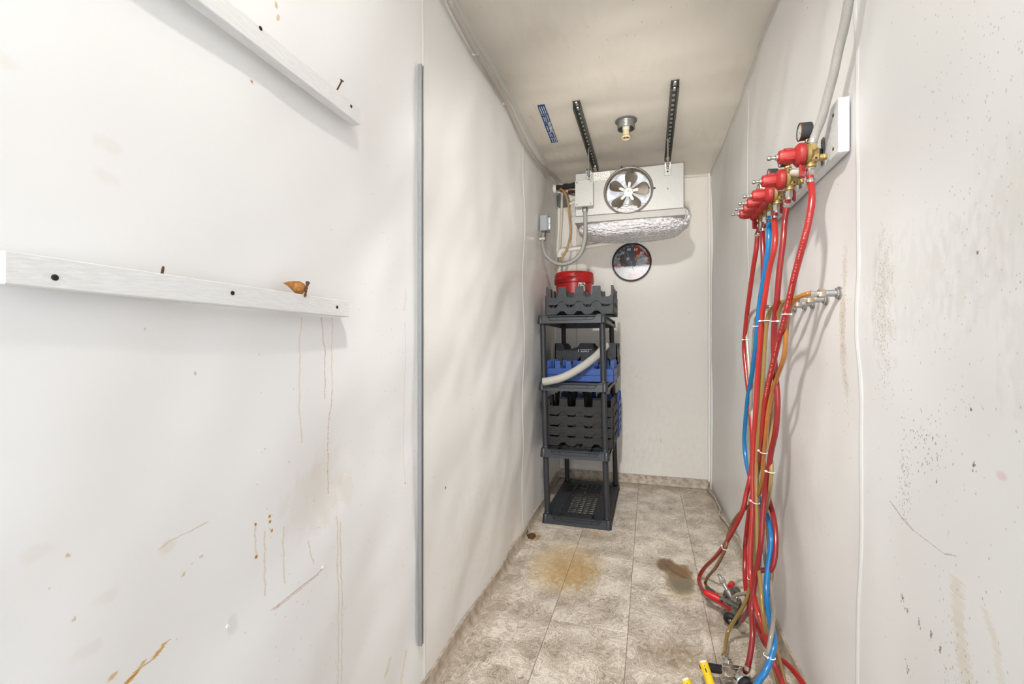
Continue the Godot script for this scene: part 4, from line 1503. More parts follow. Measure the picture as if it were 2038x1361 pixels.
	tube(st, pts3([[-0.681, 2.37, 3.70], [-0.688, 2.15, 3.712], [-0.704, 1.90, 3.72], [-0.706, 1.58, 3.72]]), 0.0105, 12)
	obj("conduit", st, M.pvc_aged, gc)
	var wi := thing("drip_wire", "thin white wire hanging on the back wall under the cooling unit", "wire", p3(-0.571, 1.6, 3.77))
	st = new_st()
	tube(st, pts3([[-0.568, 2.2, 3.774], [-0.571, 1.90, 3.774], [-0.572, 1.0, 3.774]]), 0.0045, 8)
	obj("wire", st, M.pvc_aged, wi)
	build_thermometer()
	build_bucket()

func build_thermometer() -> void:
	var o := p3(-0.131, 1.768, 3.755)
	var t := thing("thermometer", "round black-rimmed dial thermometer printed with an eagle and flag", "thermometer", o)
	var st := new_st()
	lathe(st, [[0, -0.022], [0.148, -0.022], [0.153, -0.014], [0.154, 0.002], [0.151, 0.008], [0.146, 0.008], [0.142, 0.002], [0.142, -0.010], [0, -0.010]], Vector3.ZERO, Vector3(0, 0, 1), 64)
	local_obj("rim", st, M.rim_black, t)
	# printed face
	var n := 384
	var im := Image.create(n, n, false, Image.FORMAT_RGB8)
	var nz := noise(71, 0.02, FastNoiseLite.TYPE_SIMPLEX, 4)
	var inside := func(p: Vector2, poly: Array) -> bool: return Geometry2D.is_point_in_polygon(p, PackedVector2Array(poly))
	var wing := [Vector2(-0.78, 0.34), Vector2(-0.50, 0.48), Vector2(-0.36, 0.20), Vector2(-0.08, -0.22), Vector2(-0.12, -0.28), Vector2(-0.50, -0.22), Vector2(-0.66, 0.05)]
	var head := [Vector2(0.22, 0.20), Vector2(0.30, 0.40), Vector2(0.55, 0.46), Vector2(0.80, 0.28), Vector2(0.86, 0.0), Vector2(0.80, -0.18), Vector2(0.60, -0.10), Vector2(0.35, -0.22), Vector2(0.22, -0.12), Vector2(0.30, 0.06)]
	var beak := [Vector2(0.15, 0.22), Vector2(0.24, 0.27), Vector2(0.40, 0.22), Vector2(0.44, 0.16), Vector2(0.28, 0.12), Vector2(0.19, 0.08)]
	for y in n:
		for x in n:
			var p := Vector2((x + 0.5) / n * 2.0 - 1.0, 1.0 - (y + 0.5) / n * 2.0)
			var w := nz.get_noise_2d(x, y)
			var q := p + Vector2(w, -w) * 0.07
			var c := col(198, 200, 208)
			if q.y > -0.22 and q.x < 0.28 and q.y > -0.9 * q.x - 1.0:
				c = col(96, 100, 112)
			if q.x > 0.10 + 0.1 * q.y and q.y > 0.36 - 0.2 * q.x and q.x + q.y < 1.25:
				c = col(178, 62, 48)
			if q.y < -0.10 and q.y > -0.24 and q.x < -0.5:
				c = col(170, 70, 66)
			if q.y < -0.24:
				c = col(206, 208, 216).lerp(col(230, 226, 226), clampf(0.5 + w * 1.4, 0, 1))
				if q.y < -0.62 and q.x > -0.20:
					c = col(204, 148, 154)
			if q.x < -0.55 and q.y > -0.10 and q.y < 0.5:
				c = col(150, 150, 156)
			if q.x > 0.80 and q.y > -0.2:
				c = col(166, 92, 84)
			if inside.call(q, wing):
				c = col(62, 56, 56).lerp(col(92, 70, 62), clampf(0.5 + w, 0, 1))
			if inside.call(q, head):
				c = col(214, 218, 226).lerp(col(176, 184, 198), clampf(0.4 + w * 1.5, 0, 1))
			if inside.call(q, beak):
				c = col(206, 148, 40)
			var sp := p - Vector2(-0.20, 0.20)
			var rad := 0.10 * (0.5 + 0.5 * absf(cos(2.5 * sp.angle() + 0.4)))
			if sp.length() < rad:
				c = col(222, 224, 226)
			if (q - Vector2(0.47, 0.235)).length() < 0.025 or absf(q.y - 0.27 - 0.1 * (q.x - 0.5)) < 0.012 and q.x > 0.42 and q.x < 0.60:
				c = col(50, 48, 48)
			im.set_pixel(x, y, c * 0.76)
	var fm: StandardMaterial3D = mat("dial_print", Color(1, 1, 1), 0.25)
	fm.albedo_texture = ImageTexture.create_from_image(im)
	st = new_st()
	for k in 64:
		var a := TAU * k / 64.0
		var b := TAU * (k + 1) / 64.0
		var r := 0.1425
		var z := -0.009
		tri(st, Vector3(0, 0, z), Vector3(cos(a) * r, sin(a) * r, z), Vector3(cos(b) * r, sin(b) * r, z), Vector3(0, 0, 1), Vector3(0, 0, 1), Vector3(0, 0, 1), Vector2(0.5, 0.5), Vector2(0.5 + 0.5 * cos(a), 0.5 - 0.5 * sin(a)), Vector2(0.5 + 0.5 * cos(b), 0.5 - 0.5 * sin(b)))
	local_obj("face", st, fm, t)
	var i := 0
	for s in ["-40", "-20", "0", "20", "40", "60", "80", "100", "120", "140"]:
		var a4 := deg_to_rad(222.0 - 30.0 * i)
		var tx := Transform3D(Basis(), o + Vector3(cos(a4) * 0.105, sin(a4) * 0.105, -0.0088))
		letters(s, 0.026, M.ink_white, t, tx, false, "numeral")
		i += 1
	st = new_st()
	for k in 19:
		var a5 := deg_to_rad(222.0 - 15.0 * k)
		box(st, Vector3(cos(a5) * 0.130, sin(a5) * 0.130, -0.0085), Vector3(0.006, 0.0025, 0.0008), 0.0, Basis(Vector3(0, 0, 1), a5))
	local_obj("tick_marks", st, M.ink_white, t).set_meta("kind", "stuff")
	st = new_st()
	box(st, Vector3(-0.010, 0.010, -0.006), Vector3(0.16, 0.003, 0.001), 0.0004, Basis(Vector3(0, 0, 1), 1.9))
	lathe(st, [[0, -0.008], [0.006, -0.008], [0.006, -0.004], [0, -0.003]], Vector3.ZERO, Vector3(0, 0, 1), 14)
	local_obj("needle", st, M.conduit_grey, t)

func build_bucket() -> void:
	var o := p3(-0.520, 1.290, 3.30)
	var t := thing("bucket", "red plastic bucket with lid rim on top of the black shelf unit", "bucket", o)
	var st := new_st()
	lathe(st, [[0, 0.0], [0.112, 0.0], [0.118, 0.006], [0.130, 0.255], [0.134, 0.257], [0.135, 0.262], [0.129, 0.27], [0.120, 0.27], [0.110, 0.012], [0, 0.012]], Vector3.ZERO, Vector3.UP, 48)
	local_obj("pail", st, M.bucket_red, t)
	st = new_st()
	lathe(st, [[0.131, 0.258], [0.1405, 0.256], [0.143, 0.262], [0.142, 0.292], [0.1385, 0.297], [0.1395, 0.302], [0.1385, 0.326], [0.133, 0.334], [0.126, 0.334], [0.122, 0.326], [0, 0.320]], Vector3.ZERO, Vector3.UP, 48)
	local_obj("lid", st, M.bucket_red, t)
	# sticker on the front curve
	st = new_st()
	var lab := func(u: float, v: float, off: float) -> Vector3:
		var a := lerpf(1.17, 0.78, u)
		var y := lerpf(0.160, 0.253, v)
		var r := 0.118 + 0.012 * (y - 0.006) / 0.249 + off
		return Vector3(cos(a) * r, y, sin(a) * r)
	grid(st, 8, 4, func(u: float, v: float) -> Vector3: return lab.call(u, v, 0.0012), Vector3(0.3, 0, 1))
	var lb := local_obj("label", st, M.sticker_white, t)
	st = new_st()
	var rng := RandomNumberGenerator.new()
	rng.seed = 3
	for r in 6:
		var u := 0.12 if r > 2 else 0.30
		while u < 0.9:
			var w := rng.randf_range(0.06, 0.16)
			var v := 0.88 - r * 0.13
			quad(st, lab.call(u, v, 0.0016), lab.call(minf(u + w, 0.92), v, 0.0016), lab.call(minf(u + w, 0.92), v - 0.055, 0.0016), lab.call(u, v - 0.055, 0.0016), Vector3(0.3, 0, 1))
			u += w + 0.04
	quad(st, lab.call(0.10, 0.88, 0.0016), lab.call(0.22, 0.88, 0.0016), lab.call(0.22, 0.55, 0.0016), lab.call(0.10, 0.55, 0.0016), Vector3(0.3, 0, 1))
	local_obj("small_print", st, M.ink_black, lb).set_meta("kind", "stuff")
	st = new_st()
	var h := PackedVector3Array()
	for k in 17:
		var s := float(k) / 16.0
		h.append(Vector3(lerpf(0.02, 0.146, s), 0.285 - 0.16 * s * s, lerpf(0.148, 0.020, s * s)))
	tube(st, h, 0.0022, 8)
	local_obj("wire_handle", st, M.steel_dull, t)

# ======================================================================= black shelf unit
# tiers: [x of the left edge, top height]; the unit leans a little to the left as it rises
const TIERS := [[-0.633, 0.056], [-0.645, 0.464], [-0.655, 0.877], [-0.664, 1.292]]
const TW := 0.420
const TD0 := 2.757
const TD1 := 3.567

func build_shelf_unit() -> void:
	var t := thing("shelf_unit", "four-tier black plastic shelf unit in the back left corner", "shelf", p3(-0.42, 0.0, 3.16))
	for k in 4:
		build_tier(t, TIERS[k][0], TIERS[k][1])
	for k in 3:
		for sx in [0.026, TW - 0.026]:
			for d in [TD0 + 0.040, TD1 - 0.040]:
				var st := new_st()
				var a := p3(TIERS[k][0] + sx, TIERS[k][1] - 0.012, d)
				var b := p3(TIERS[k + 1][0] + sx, TIERS[k + 1][1] - 0.040, d)
				tube(st, pts3([[a.x, a.y, -a.z], [b.x, b.y, -b.z]]), 0.0178, 18)
				obj("post", st, M.black_plastic, t)
				st = new_st()
				lathe(st, [[0.0178, 0.0], [0.0215, 0.0], [0.0215, 0.004], [0.0195, 0.010], [0.0178, 0.010]], p3(TIERS[k][0] + sx, TIERS[k][1] - 0.001, d), Vector3.UP, 18)
				obj("post_socket", st, M.black_plastic, t)

func build_tier(t: Node, x0: float, top: float) -> void:
	var h := 0.054
	var bot := top - h
	var st := new_st()
	# sloping skirt: recessed sheet plus the proud frame with a trapezoid cut-out, on the four sides
	for side in 4:
		var w: float = TW if side < 2 else TD1 - TD0
		var b := Basis()
		var o := Vector3.ZERO
		if side == 0:
			o = p3(x0, bot, TD0)
		elif side == 1:
			b = Basis(Vector3.UP, PI)
			o = p3(x0 + TW, bot, TD1)
		elif side == 2:
			b = Basis(Vector3.UP, PI * 0.5)
			o = p3(x0 + TW, bot, TD0)
		else:
			b = Basis(Vector3.UP, -PI * 0.5)
			o = p3(x0, bot, TD1)
		b = b * Basis(Vector3.RIGHT, -0.13)
		var fr := PackedVector2Array([Vector2(0.012, 0), Vector2(w - 0.012, 0), Vector2(w - 0.012, h), Vector2(w - 0.052, h), Vector2(w - 0.078, h * 0.36), Vector2(0.078, h * 0.36), Vector2(0.052, h), Vector2(0.012, h)])
		extrude(st, fr, Transform3D(b, o), -0.014)
		# raised bead along the cut-out
		for q in [[Vector2(0.052, h), Vector2(0.078, h * 0.36)], [Vector2(0.078, h * 0.36), Vector2(w - 0.078, h * 0.36)], [Vector2(w - 0.078, h * 0.36), Vector2(w - 0.052, h)]]:
			tube(st, PackedVector3Array([o + b * Vector3(q[0].x, q[0].y, 0), o + b * Vector3(q[1].x, q[1].y, 0)]), 0.0022, 6)
		extrude(st, PackedVector2Array([Vector2(0.04, 0.004), Vector2(w - 0.04, 0.004), Vector2(w - 0.04, h - 0.002), Vector2(0.04, h - 0.002)]), Transform3D(b, o + b * Vector3(0, 0, -0.013)), -0.004)
	for sx in [0.018, TW - 0.018]:
		for d in [TD0 + 0.018, TD1 - 0.018]:
			lathe(st, [[0, 0], [0.020, 0], [0.0215, 0.002], [0.0165, h - 0.004], [0.013, h], [0, h]], p3(x0 + sx, bot, d), Vector3.UP, 20)
	var tray := obj("tier", st, M.black_plastic, t)
	# deck: bars that leave square holes, finer slots along both long edges
	st = new_st()
	var y := top - 0.009
	var dm := (TD0 + TD1) * 0.5
	var l := TD1 - TD0
	for q in [[0.028, 0.048], [0.110, 0.020], [TW - 0.110, 0.020], [TW - 0.028, 0.048]]:
		box(st, p3(x0 + q[0], y, dm), Vector3(q[1], 0.008, l - 0.016), 0.001)
	for d in [TD0 + 0.045, TD1 - 0.045]:
		box(st, p3(x0 + TW * 0.5, y, d), Vector3(TW - 0.016, 0.008, 0.080), 0.001)
	for k in 4:
		box(st, p3(x0 + 0.120 + (TW - 0.24) * (k + 1) / 5.0, y, dm), Vector3(0.009, 0.005, l - 0.02), 0.001)
	var n := 18
	for k in n:
		var d2 := TD0 + 0.085 + (l - 0.17) * (k + 0.5) / n
		box(st, p3(x0 + TW * 0.5, y + 0.0004, d2), Vector3(TW - 0.215, 0.005, 0.0105), 0.001)
		for e in 2:
			var d3 := TD0 + 0.085 + (l - 0.17) * (k * 2 + e + 0.5) / (n * 2.0)
			for sx in [0.078, TW - 0.078]:
				box(st, p3(x0 + sx, y - 0.0006, d3), Vector3(0.060, 0.005, 0.008), 0.0008)
	for sx in [0.12, 0.30]:
		box(st, p3(x0 + sx, y - 0.012, dm), Vector3(0.006, 0.018, l - 0.03), 0.001)
	obj("deck", st, M.black_plastic, tray)

# ======================================================================= crates
func crate_wall(w: float, cs: Array, tabs: bool, valley := 0.044) -> Array:   # [outer wall polygon, tab polygons]
	var p := PackedVector2Array([Vector2(0, 0)])
	for c in cs:
		p.append(Vector2(c - 0.034, 0))
		p.append(Vector2(c - 0.012, 0.021))
		p.append(Vector2(c + 0.012, 0.021))
		p.append(Vector2(c + 0.034, 0))
	p.append(Vector2(w, 0))
	p.append(Vector2(w, 0.058))
	p.append(Vector2(w - 0.016, 0.058))
	p.append(Vector2(w - 0.030, valley + 0.002))
	for i in cs.size():
		var c: float = cs[cs.size() - 1 - i]
		p.append(Vector2(c + 0.036, valley))
		p.append(Vector2(c + 0.026, 0.0585))
		p.append(Vector2(c - 0.026, 0.0585))
		p.append(Vector2(c - 0.036, valley))
	p.append(Vector2(0.030, valley + 0.002))
	p.append(Vector2(0.016, 0.058))
	p.append(Vector2(0, 0.058))
	var tb: Array = []
	if tabs:
		for c in cs:
			tb.append(PackedVector2Array([Vector2(c - 0.028, 0.02), Vector2(c + 0.028, 0.02), Vector2(c + 0.0245, 0.110), Vector2(c + 0.020, 0.1125), Vector2(c - 0.020, 0.1125), Vector2(c - 0.0245, 0.110)]))
		tb.append(PackedVector2Array([Vector2(0.003, 0.02), Vector2(0.018, 0.02), Vector2(0.016, 0.1125), Vector2(0.003, 0.1125)]))
		tb.append(PackedVector2Array([Vector2(w - 0.018, 0.02), Vector2(w - 0.003, 0.02), Vector2(w - 0.003, 0.1125), Vector2(w - 0.016, 0.1125)]))
	return [p, tb]

func side_frame(side: int, w: float, d: float) -> Transform3D:   # crate origin: front left bottom corner, -z into the shelf
	if side == 0:
		return Transform3D(Basis(), Vector3.ZERO)
	if side == 1:
		return Transform3D(Basis(Vector3.UP, PI), Vector3(w, 0, -d))
	if side == 2:
		return Transform3D(Basis(Vector3.UP, PI * 0.5), Vector3(w, 0, 0))
	return Transform3D(Basis(Vector3.UP, -PI * 0.5), Vector3(0, 0, -d))

func make_bottle_crate(label: String, m: Material, w: float, d: float, at: Vector3, group: String, nx := 3, nz := 2, valley := 0.044) -> Node3D:
	var t := thing("bottle_crate", label, "crate", at, group)
	for side in 4:
		var l: float = w if side < 2 else d
		var n := nx if side < 2 else nz
		var cs: Array = []
		for k in n:
			cs.append(l * (k + 1) / (n + 1.0))
		var wt := crate_wall(l, cs, true, valley)
		var xf := side_frame(side, w, d)
		var st := new_st()
		extrude(st, wt[0], xf, -0.006)
		local_obj("side_wall", st, m, t)
		for poly in wt[1]:
			st = new_st()
			extrude(st, poly, Transform3D(xf.basis, xf.origin + xf.basis * Vector3(0, 0, -0.008)), -0.010)
			local_obj("tab", st, m, t)
	var st2 := new_st()
	for k in nx + 2:
		box(st2, Vector3(lerpf(0.012, w - 0.012, k / (nx + 1.0)), 0.026, -d * 0.5), Vector3(0.010, 0.008, d - 0.014), 0.001)
	for k in nz + 2:
		box(st2, Vector3(w * 0.5, 0.026, -lerpf(0.012, d - 0.012, k / (nz + 1.0))), Vector3(w - 0.014, 0.008, 0.010), 0.001)
	local_obj("base_grid", st2, m, t)
	for i in nx:
		for j in nz:
			var st3 := new_st()
			var c := Vector3(w * (i + 1) / (nx + 1.0), 0, -d * (j + 1) / (nz + 1.0))
			lathe(st3, [[0, 0.024], [0.022, 0.024], [0.020, 0.06], [0.016, 0.104], [0.012, 0.108], [0, 0.108]], c, Vector3.UP, 4, true, PI * 0.25)
			local_obj("divider_post", st3, m, t)
	return t

func make_blue_crate(label: String, at: Vector3, w: float, d: float, group: String) -> Node3D:
	var t := thing("bottle_crate", label, "crate", at, group)
	var st: SurfaceTool
	for side in 4:
		var l: float = w if side < 2 else d
		var n := 6 if side < 2 else 4
		var xf := side_frame(side, w, d)
		st = new_st()
		extrude(st, PackedVector2Array([Vector2(0, 0), Vector2(l, 0), Vector2(l, 0.037), Vector2(0, 0.037)]), xf, -0.006)
		extrude(st, PackedVector2Array([Vector2(0.01, 0.002), Vector2(l - 0.01, 0.002), Vector2(l - 0.01, 0.0385), Vector2(0.01, 0.0385)]), Transform3D(xf.basis, xf.origin + xf.basis * Vector3(0, 0, -0.006)), -0.004)
		local_obj("side_wall", st, M.crate_blue, t)
		for k in n + 1:
			st = new_st()
			var c := l * k / float(n)
			var a := maxf(c - 0.019, 0.002)
			var b := minf(c + 0.019, l - 0.002)
			var a2 := maxf(c - 0.014, 0.002)
			var b2 := minf(c + 0.014, l - 0.002)
			var mid := (a2 + b2) * 0.5
			var q := (b2 - a2) * 0.25
			extrude(st, PackedVector2Array([Vector2(a, 0.030), Vector2(b, 0.030), Vector2(b2, 0.090), Vector2(b2 - q, 0.083), Vector2(mid, 0.089), Vector2(a2 + q, 0.083), Vector2(a2, 0.090)]), Transform3D(xf.basis, xf.origin + xf.basis * Vector3(0, 0, -0.010)), -0.010)
			local_obj("tooth", st, M.crate_blue, t)
	st = new_st()
	for k in 7:
		box(st, Vector3(lerpf(0.012, w - 0.012, k / 6.0), 0.010, -d * 0.5), Vector3(0.009, 0.008, d - 0.014), 0.001)
	for k in 5:
		box(st, Vector3(w * 0.5, 0.010, -lerpf(0.012, d - 0.012, k / 4.0)), Vector3(w - 0.014, 0.008, 0.009), 0.001)
	local_obj("base_grid", st, M.crate_blue, t)
	return t

func build_shelf_contents() -> void:
	# two black crates on the top tier
	var g := "black bottle crates on the top shelf"
	var c := make_bottle_crate("lower black bottle crate resting on the top shelf", M.crate_black, 0.420, 0.34, p3(-0.619, 1.2925, 2.785), g)
	dup(c, p3(-0.619, 1.2925 + 0.0600, 2.785), "upper black bottle crate on the top shelf in front of the red bucket")
	# second tier: two blue crates in front, black crates behind
	g = "blue bottle crates on the second shelf"
	var b := make_blue_crate("lower blue bottle crate on the second shelf behind the clear hose", p3(-0.623, 0.878, 2.84), 0.420, 0.29, g)
	dup(b, p3(-0.623, 0.878 + 0.0400, 2.84), "upper toothed blue bottle crate on the second shelf from the top")
	g = "black carriers behind the blue crates"
	carriers(g)
	# third tier: a stack of four black crates, blue crates behind them
	g = "black bottle crates stacked on the third shelf"
	var low := make_bottle_crate("lowest of the four stacked black crates on the third shelf", M.crate_dusty, 0.420, 0.36, p3(-0.625, 0.4655, 2.86), g, 3, 2, 0.0535)
	dup(low, p3(-0.625, 0.4655 + 0.0655, 2.86), "second crate from below in the stack of four on the third shelf")
	dup(low, p3(-0.625, 0.4655 + 0.131, 2.86), "third crate from below in the stack of four on the third shelf")
	dup(low, p3(-0.625, 0.4655 + 0.1965, 2.86), "topmost of the four stacked black crates on the third shelf, tabs upright")
	g = "blue crates at the rear of the third shelf"
	var r := make_blue_crate("bottom blue crate at the rear of the third shelf", p3(-0.612, 0.4655, 3.25), 0.415, 0.29, g)
	for k in 4:
		dup(r, p3(-0.612, 0.4655 + 0.052 * (k + 1), 3.25), ["second blue crate up at the rear of the third shelf", "middle blue crate in the rear stack on the third shelf", "fourth blue crate up at the rear of the third shelf", "top blue crate in the rear stack on the third shelf"][k])
	# braided hose offcut lying across the second tier
	var t := thing("hose_offcut", "short piece of clear braided hose lying across the second shelf", "hose", p3(-0.45, 0.9, 2.75))
	var pa := curve(pts3([[-0.617, 0.880, 2.722], [-0.56, 0.890, 2.720], [-0.499, 0.908, 2.735], [-0.425, 0.947, 2.755], [-0.361, 0.992, 2.79], [-0.312, 1.034, 2.835], [-0.280, 1.075, 2.89], [-0.262, 1.100, 2.95]]), 8)
	var st := new_st()
	tube(st, pa, 0.0232, 20, false)
	var inner := PackedFloat32Array()
	for k in pa.size():
		inner.append(0.0185)
	tube(st, pa, 0.0185, 20, false, inner)
	for e in [0, pa.size() - 1]:
		var dir := (pa[1] - pa[0]).normalized() if e == 0 else (pa[e] - pa[e - 1]).normalized()
		lathe(st, [[0.0185, 0], [0.0232, 0]], pa[e], dir, 20)
	obj("hose_wall", st, M.braid, t)
	st = new_st()
	braid(st, pa, 0.0234, 0.0011, 0.030, 12)
	obj("braid", st, M.braid_thread, t)

func braid(st: SurfaceTool, pa: PackedVector3Array, r: float, tr: float, pitch: float, strands: int) -> void:
	# helical threads around a path, both ways
	var x := (pa[1] - pa[0]).cross(Vector3.UP).normalized()
	var run := 0.0
	var fx: Array[Vector3] = []
	var fy: Array[Vector3] = []
	var acc: Array[float] = []
	for i in pa.size():
		var t := (pa[mini(i + 1, pa.size() - 1)] - pa[maxi(i - 1, 0)]).normalized()
		x = (x - t * x.dot(t)).normalized()
		fx.append(x)
		fy.append(t.cross(x))
		if i > 0:
			run += pa[i].distance_to(pa[i - 1])
		acc.append(run)
	var steps := int(run / pitch * 14.0)
	for way in [1.0, -1.0]:
		for s in strands:
			var pts := PackedVector3Array()
			var i := 0
			for k in steps + 1:
				var l := run * k / steps
				while i < pa.size() - 2 and acc[i + 1] < l:
					i += 1
				var f := clampf((l - acc[i]) / maxf(acc[i + 1] - acc[i], 1e-6), 0.0, 1.0)
				var ph: float = way * TAU * l / pitch + TAU * s / strands
				var c := pa[i].lerp(pa[i + 1], f)
				var a := fx[i].lerp(fx[i + 1], f)
				var b := fy[i].lerp(fy[i + 1], f)
				pts.append(c + (a * cos(ph) + b * sin(ph)) * r)
			tube(st, pts, tr, 4, false)

func carriers(g: String) -> void:
	var labels := ["black bottle carrier under the lettered one behind the blue crates", "black bottle carrier with white lettering behind the blue crates on the second shelf"]
	for e in 2:
		var t := thing("bottle_carrier", labels[e], "crate", p3(-0.642, 0.878 + e * 0.095, 3.20), g)
		var w := 0.434
		var d := 0.30
		for side in 4:
			var l: float = w if side < 2 else d
			var xf := side_frame(side, w, d)
			var st := new_st()
			var poly := PackedVector2Array([Vector2(0, 0), Vector2(l, 0), Vector2(l, 0.135), Vector2(l - 0.012, 0.146), Vector2(l - 0.045, 0.146), Vector2(l - 0.062, 0.130), Vector2(l - 0.070, 0.103)])
			if side < 2:
				poly.append_array([Vector2(l * 0.64, 0.103), Vector2(l * 0.60, 0.146), Vector2(l * 0.42, 0.146), Vector2(l * 0.38, 0.120), Vector2(l * 0.26, 0.103)])
			poly.append_array([Vector2(0.070, 0.103), Vector2(0.062, 0.130), Vector2(0.045, 0.146), Vector2(0.012, 0.146), Vector2(0, 0.135)])
			extrude(st, poly, xf, -0.007)
			local_obj("side_wall", st, M.crate_black, t)
			if side < 2:
				for q in [[0.0, 0.062], [l * 0.41, l * 0.61], [l - 0.062, l]]:
					st = new_st()
					extrude(st, PackedVector2Array([Vector2(q[0] + 0.004, 0.004), Vector2(q[1] - 0.004, 0.004), Vector2(q[1] - 0.014, 0.076), Vector2(q[0] + 0.014, 0.076)]), Transform3D(xf.basis, xf.origin), 0.006)
					local_obj("rib", st, M.crate_black, t)
		var st2 := new_st()
		for k in 5:
			box(st2, Vector3(lerpf(0.012, w - 0.012, k / 4.0), 0.012, -d * 0.5), Vector3(0.012, 0.010, d - 0.016), 0.001)
		for k in 4:
			box(st2, Vector3(w * 0.5, 0.012, -lerpf(0.012, d - 0.012, k / 3.0)), Vector3(w - 0.016, 0.010, 0.012), 0.001)
		local_obj("base_grid", st2, M.crate_black, t)
		if e == 1:
			var o: Vector3 = t.position
			letters("SUPPLY", 0.016, M.ink_white, t, Transform3D(Basis(), o + Vector3(0.215, 0.088, 0.0008)), true)
			st2 = new_st()
			var rng := RandomNumberGenerator.new()
			rng.seed = 17
			var x := 0.180
			while x < 0.256:
				var ww := rng.randf_range(0.004, 0.010)
				box(st2, Vector3(x + ww * 0.5, 0.1005, 0.0005), Vector3(ww, 0.006, 0.001), 0.0)
				x += ww + 0.0025
			box(st2, Vector3(0.170, 0.095, 0.0005), Vector3(0.005, 0.018, 0.001), 0.0)
			local_obj("small_print", st2, M.ink_white, t).set_meta("kind", "stuff")

# ======================================================================= regulators on the right wall
const REG_Y := 1.594
const REG_X := 0.398
const REG_D := [1.346, 1.528, 1.666, 1.745, 1.813, 1.880]

func build_regulator_board() -> void:
	var t := thing("mounting_board", "white painted wood board on the right wall carrying the gas regulators", "board", p3(0.453, 1.57, 1.55))
	var st := new_st()
	box(st, p3(0.4545, 1.638, 1.70), Vector3(0.024, 0.134, 0.82), 0.002)
	obj("board", st, M.paint_wood, t)
	for q in [[1.676, 1.322], [1.592, 1.322]]:
		st = new_st()
		lathe(st, [[0, 0], [0.0048, 0], [0.004, 0.0012], [0, 0.0014]], p3(0.4425, q[0], q[1]), Vector3.LEFT, 9, true)
		obj("screw", st, M.rust, t)
	var labels := [
		"nearest brass gas regulator with large black gauge, fed by the clear braided hose",
		"second brass gas regulator from the near end of the board",
		"third brass gas regulator along the board, above the bright red hose",
		"fourth gas regulator along the board, above the blue hose",
		"fifth gas regulator along the board, mostly hidden behind the fourth",
		"farthest gas regulator at the dark end of the board"]
	for k in 6:
		regulator(k, labels[k])

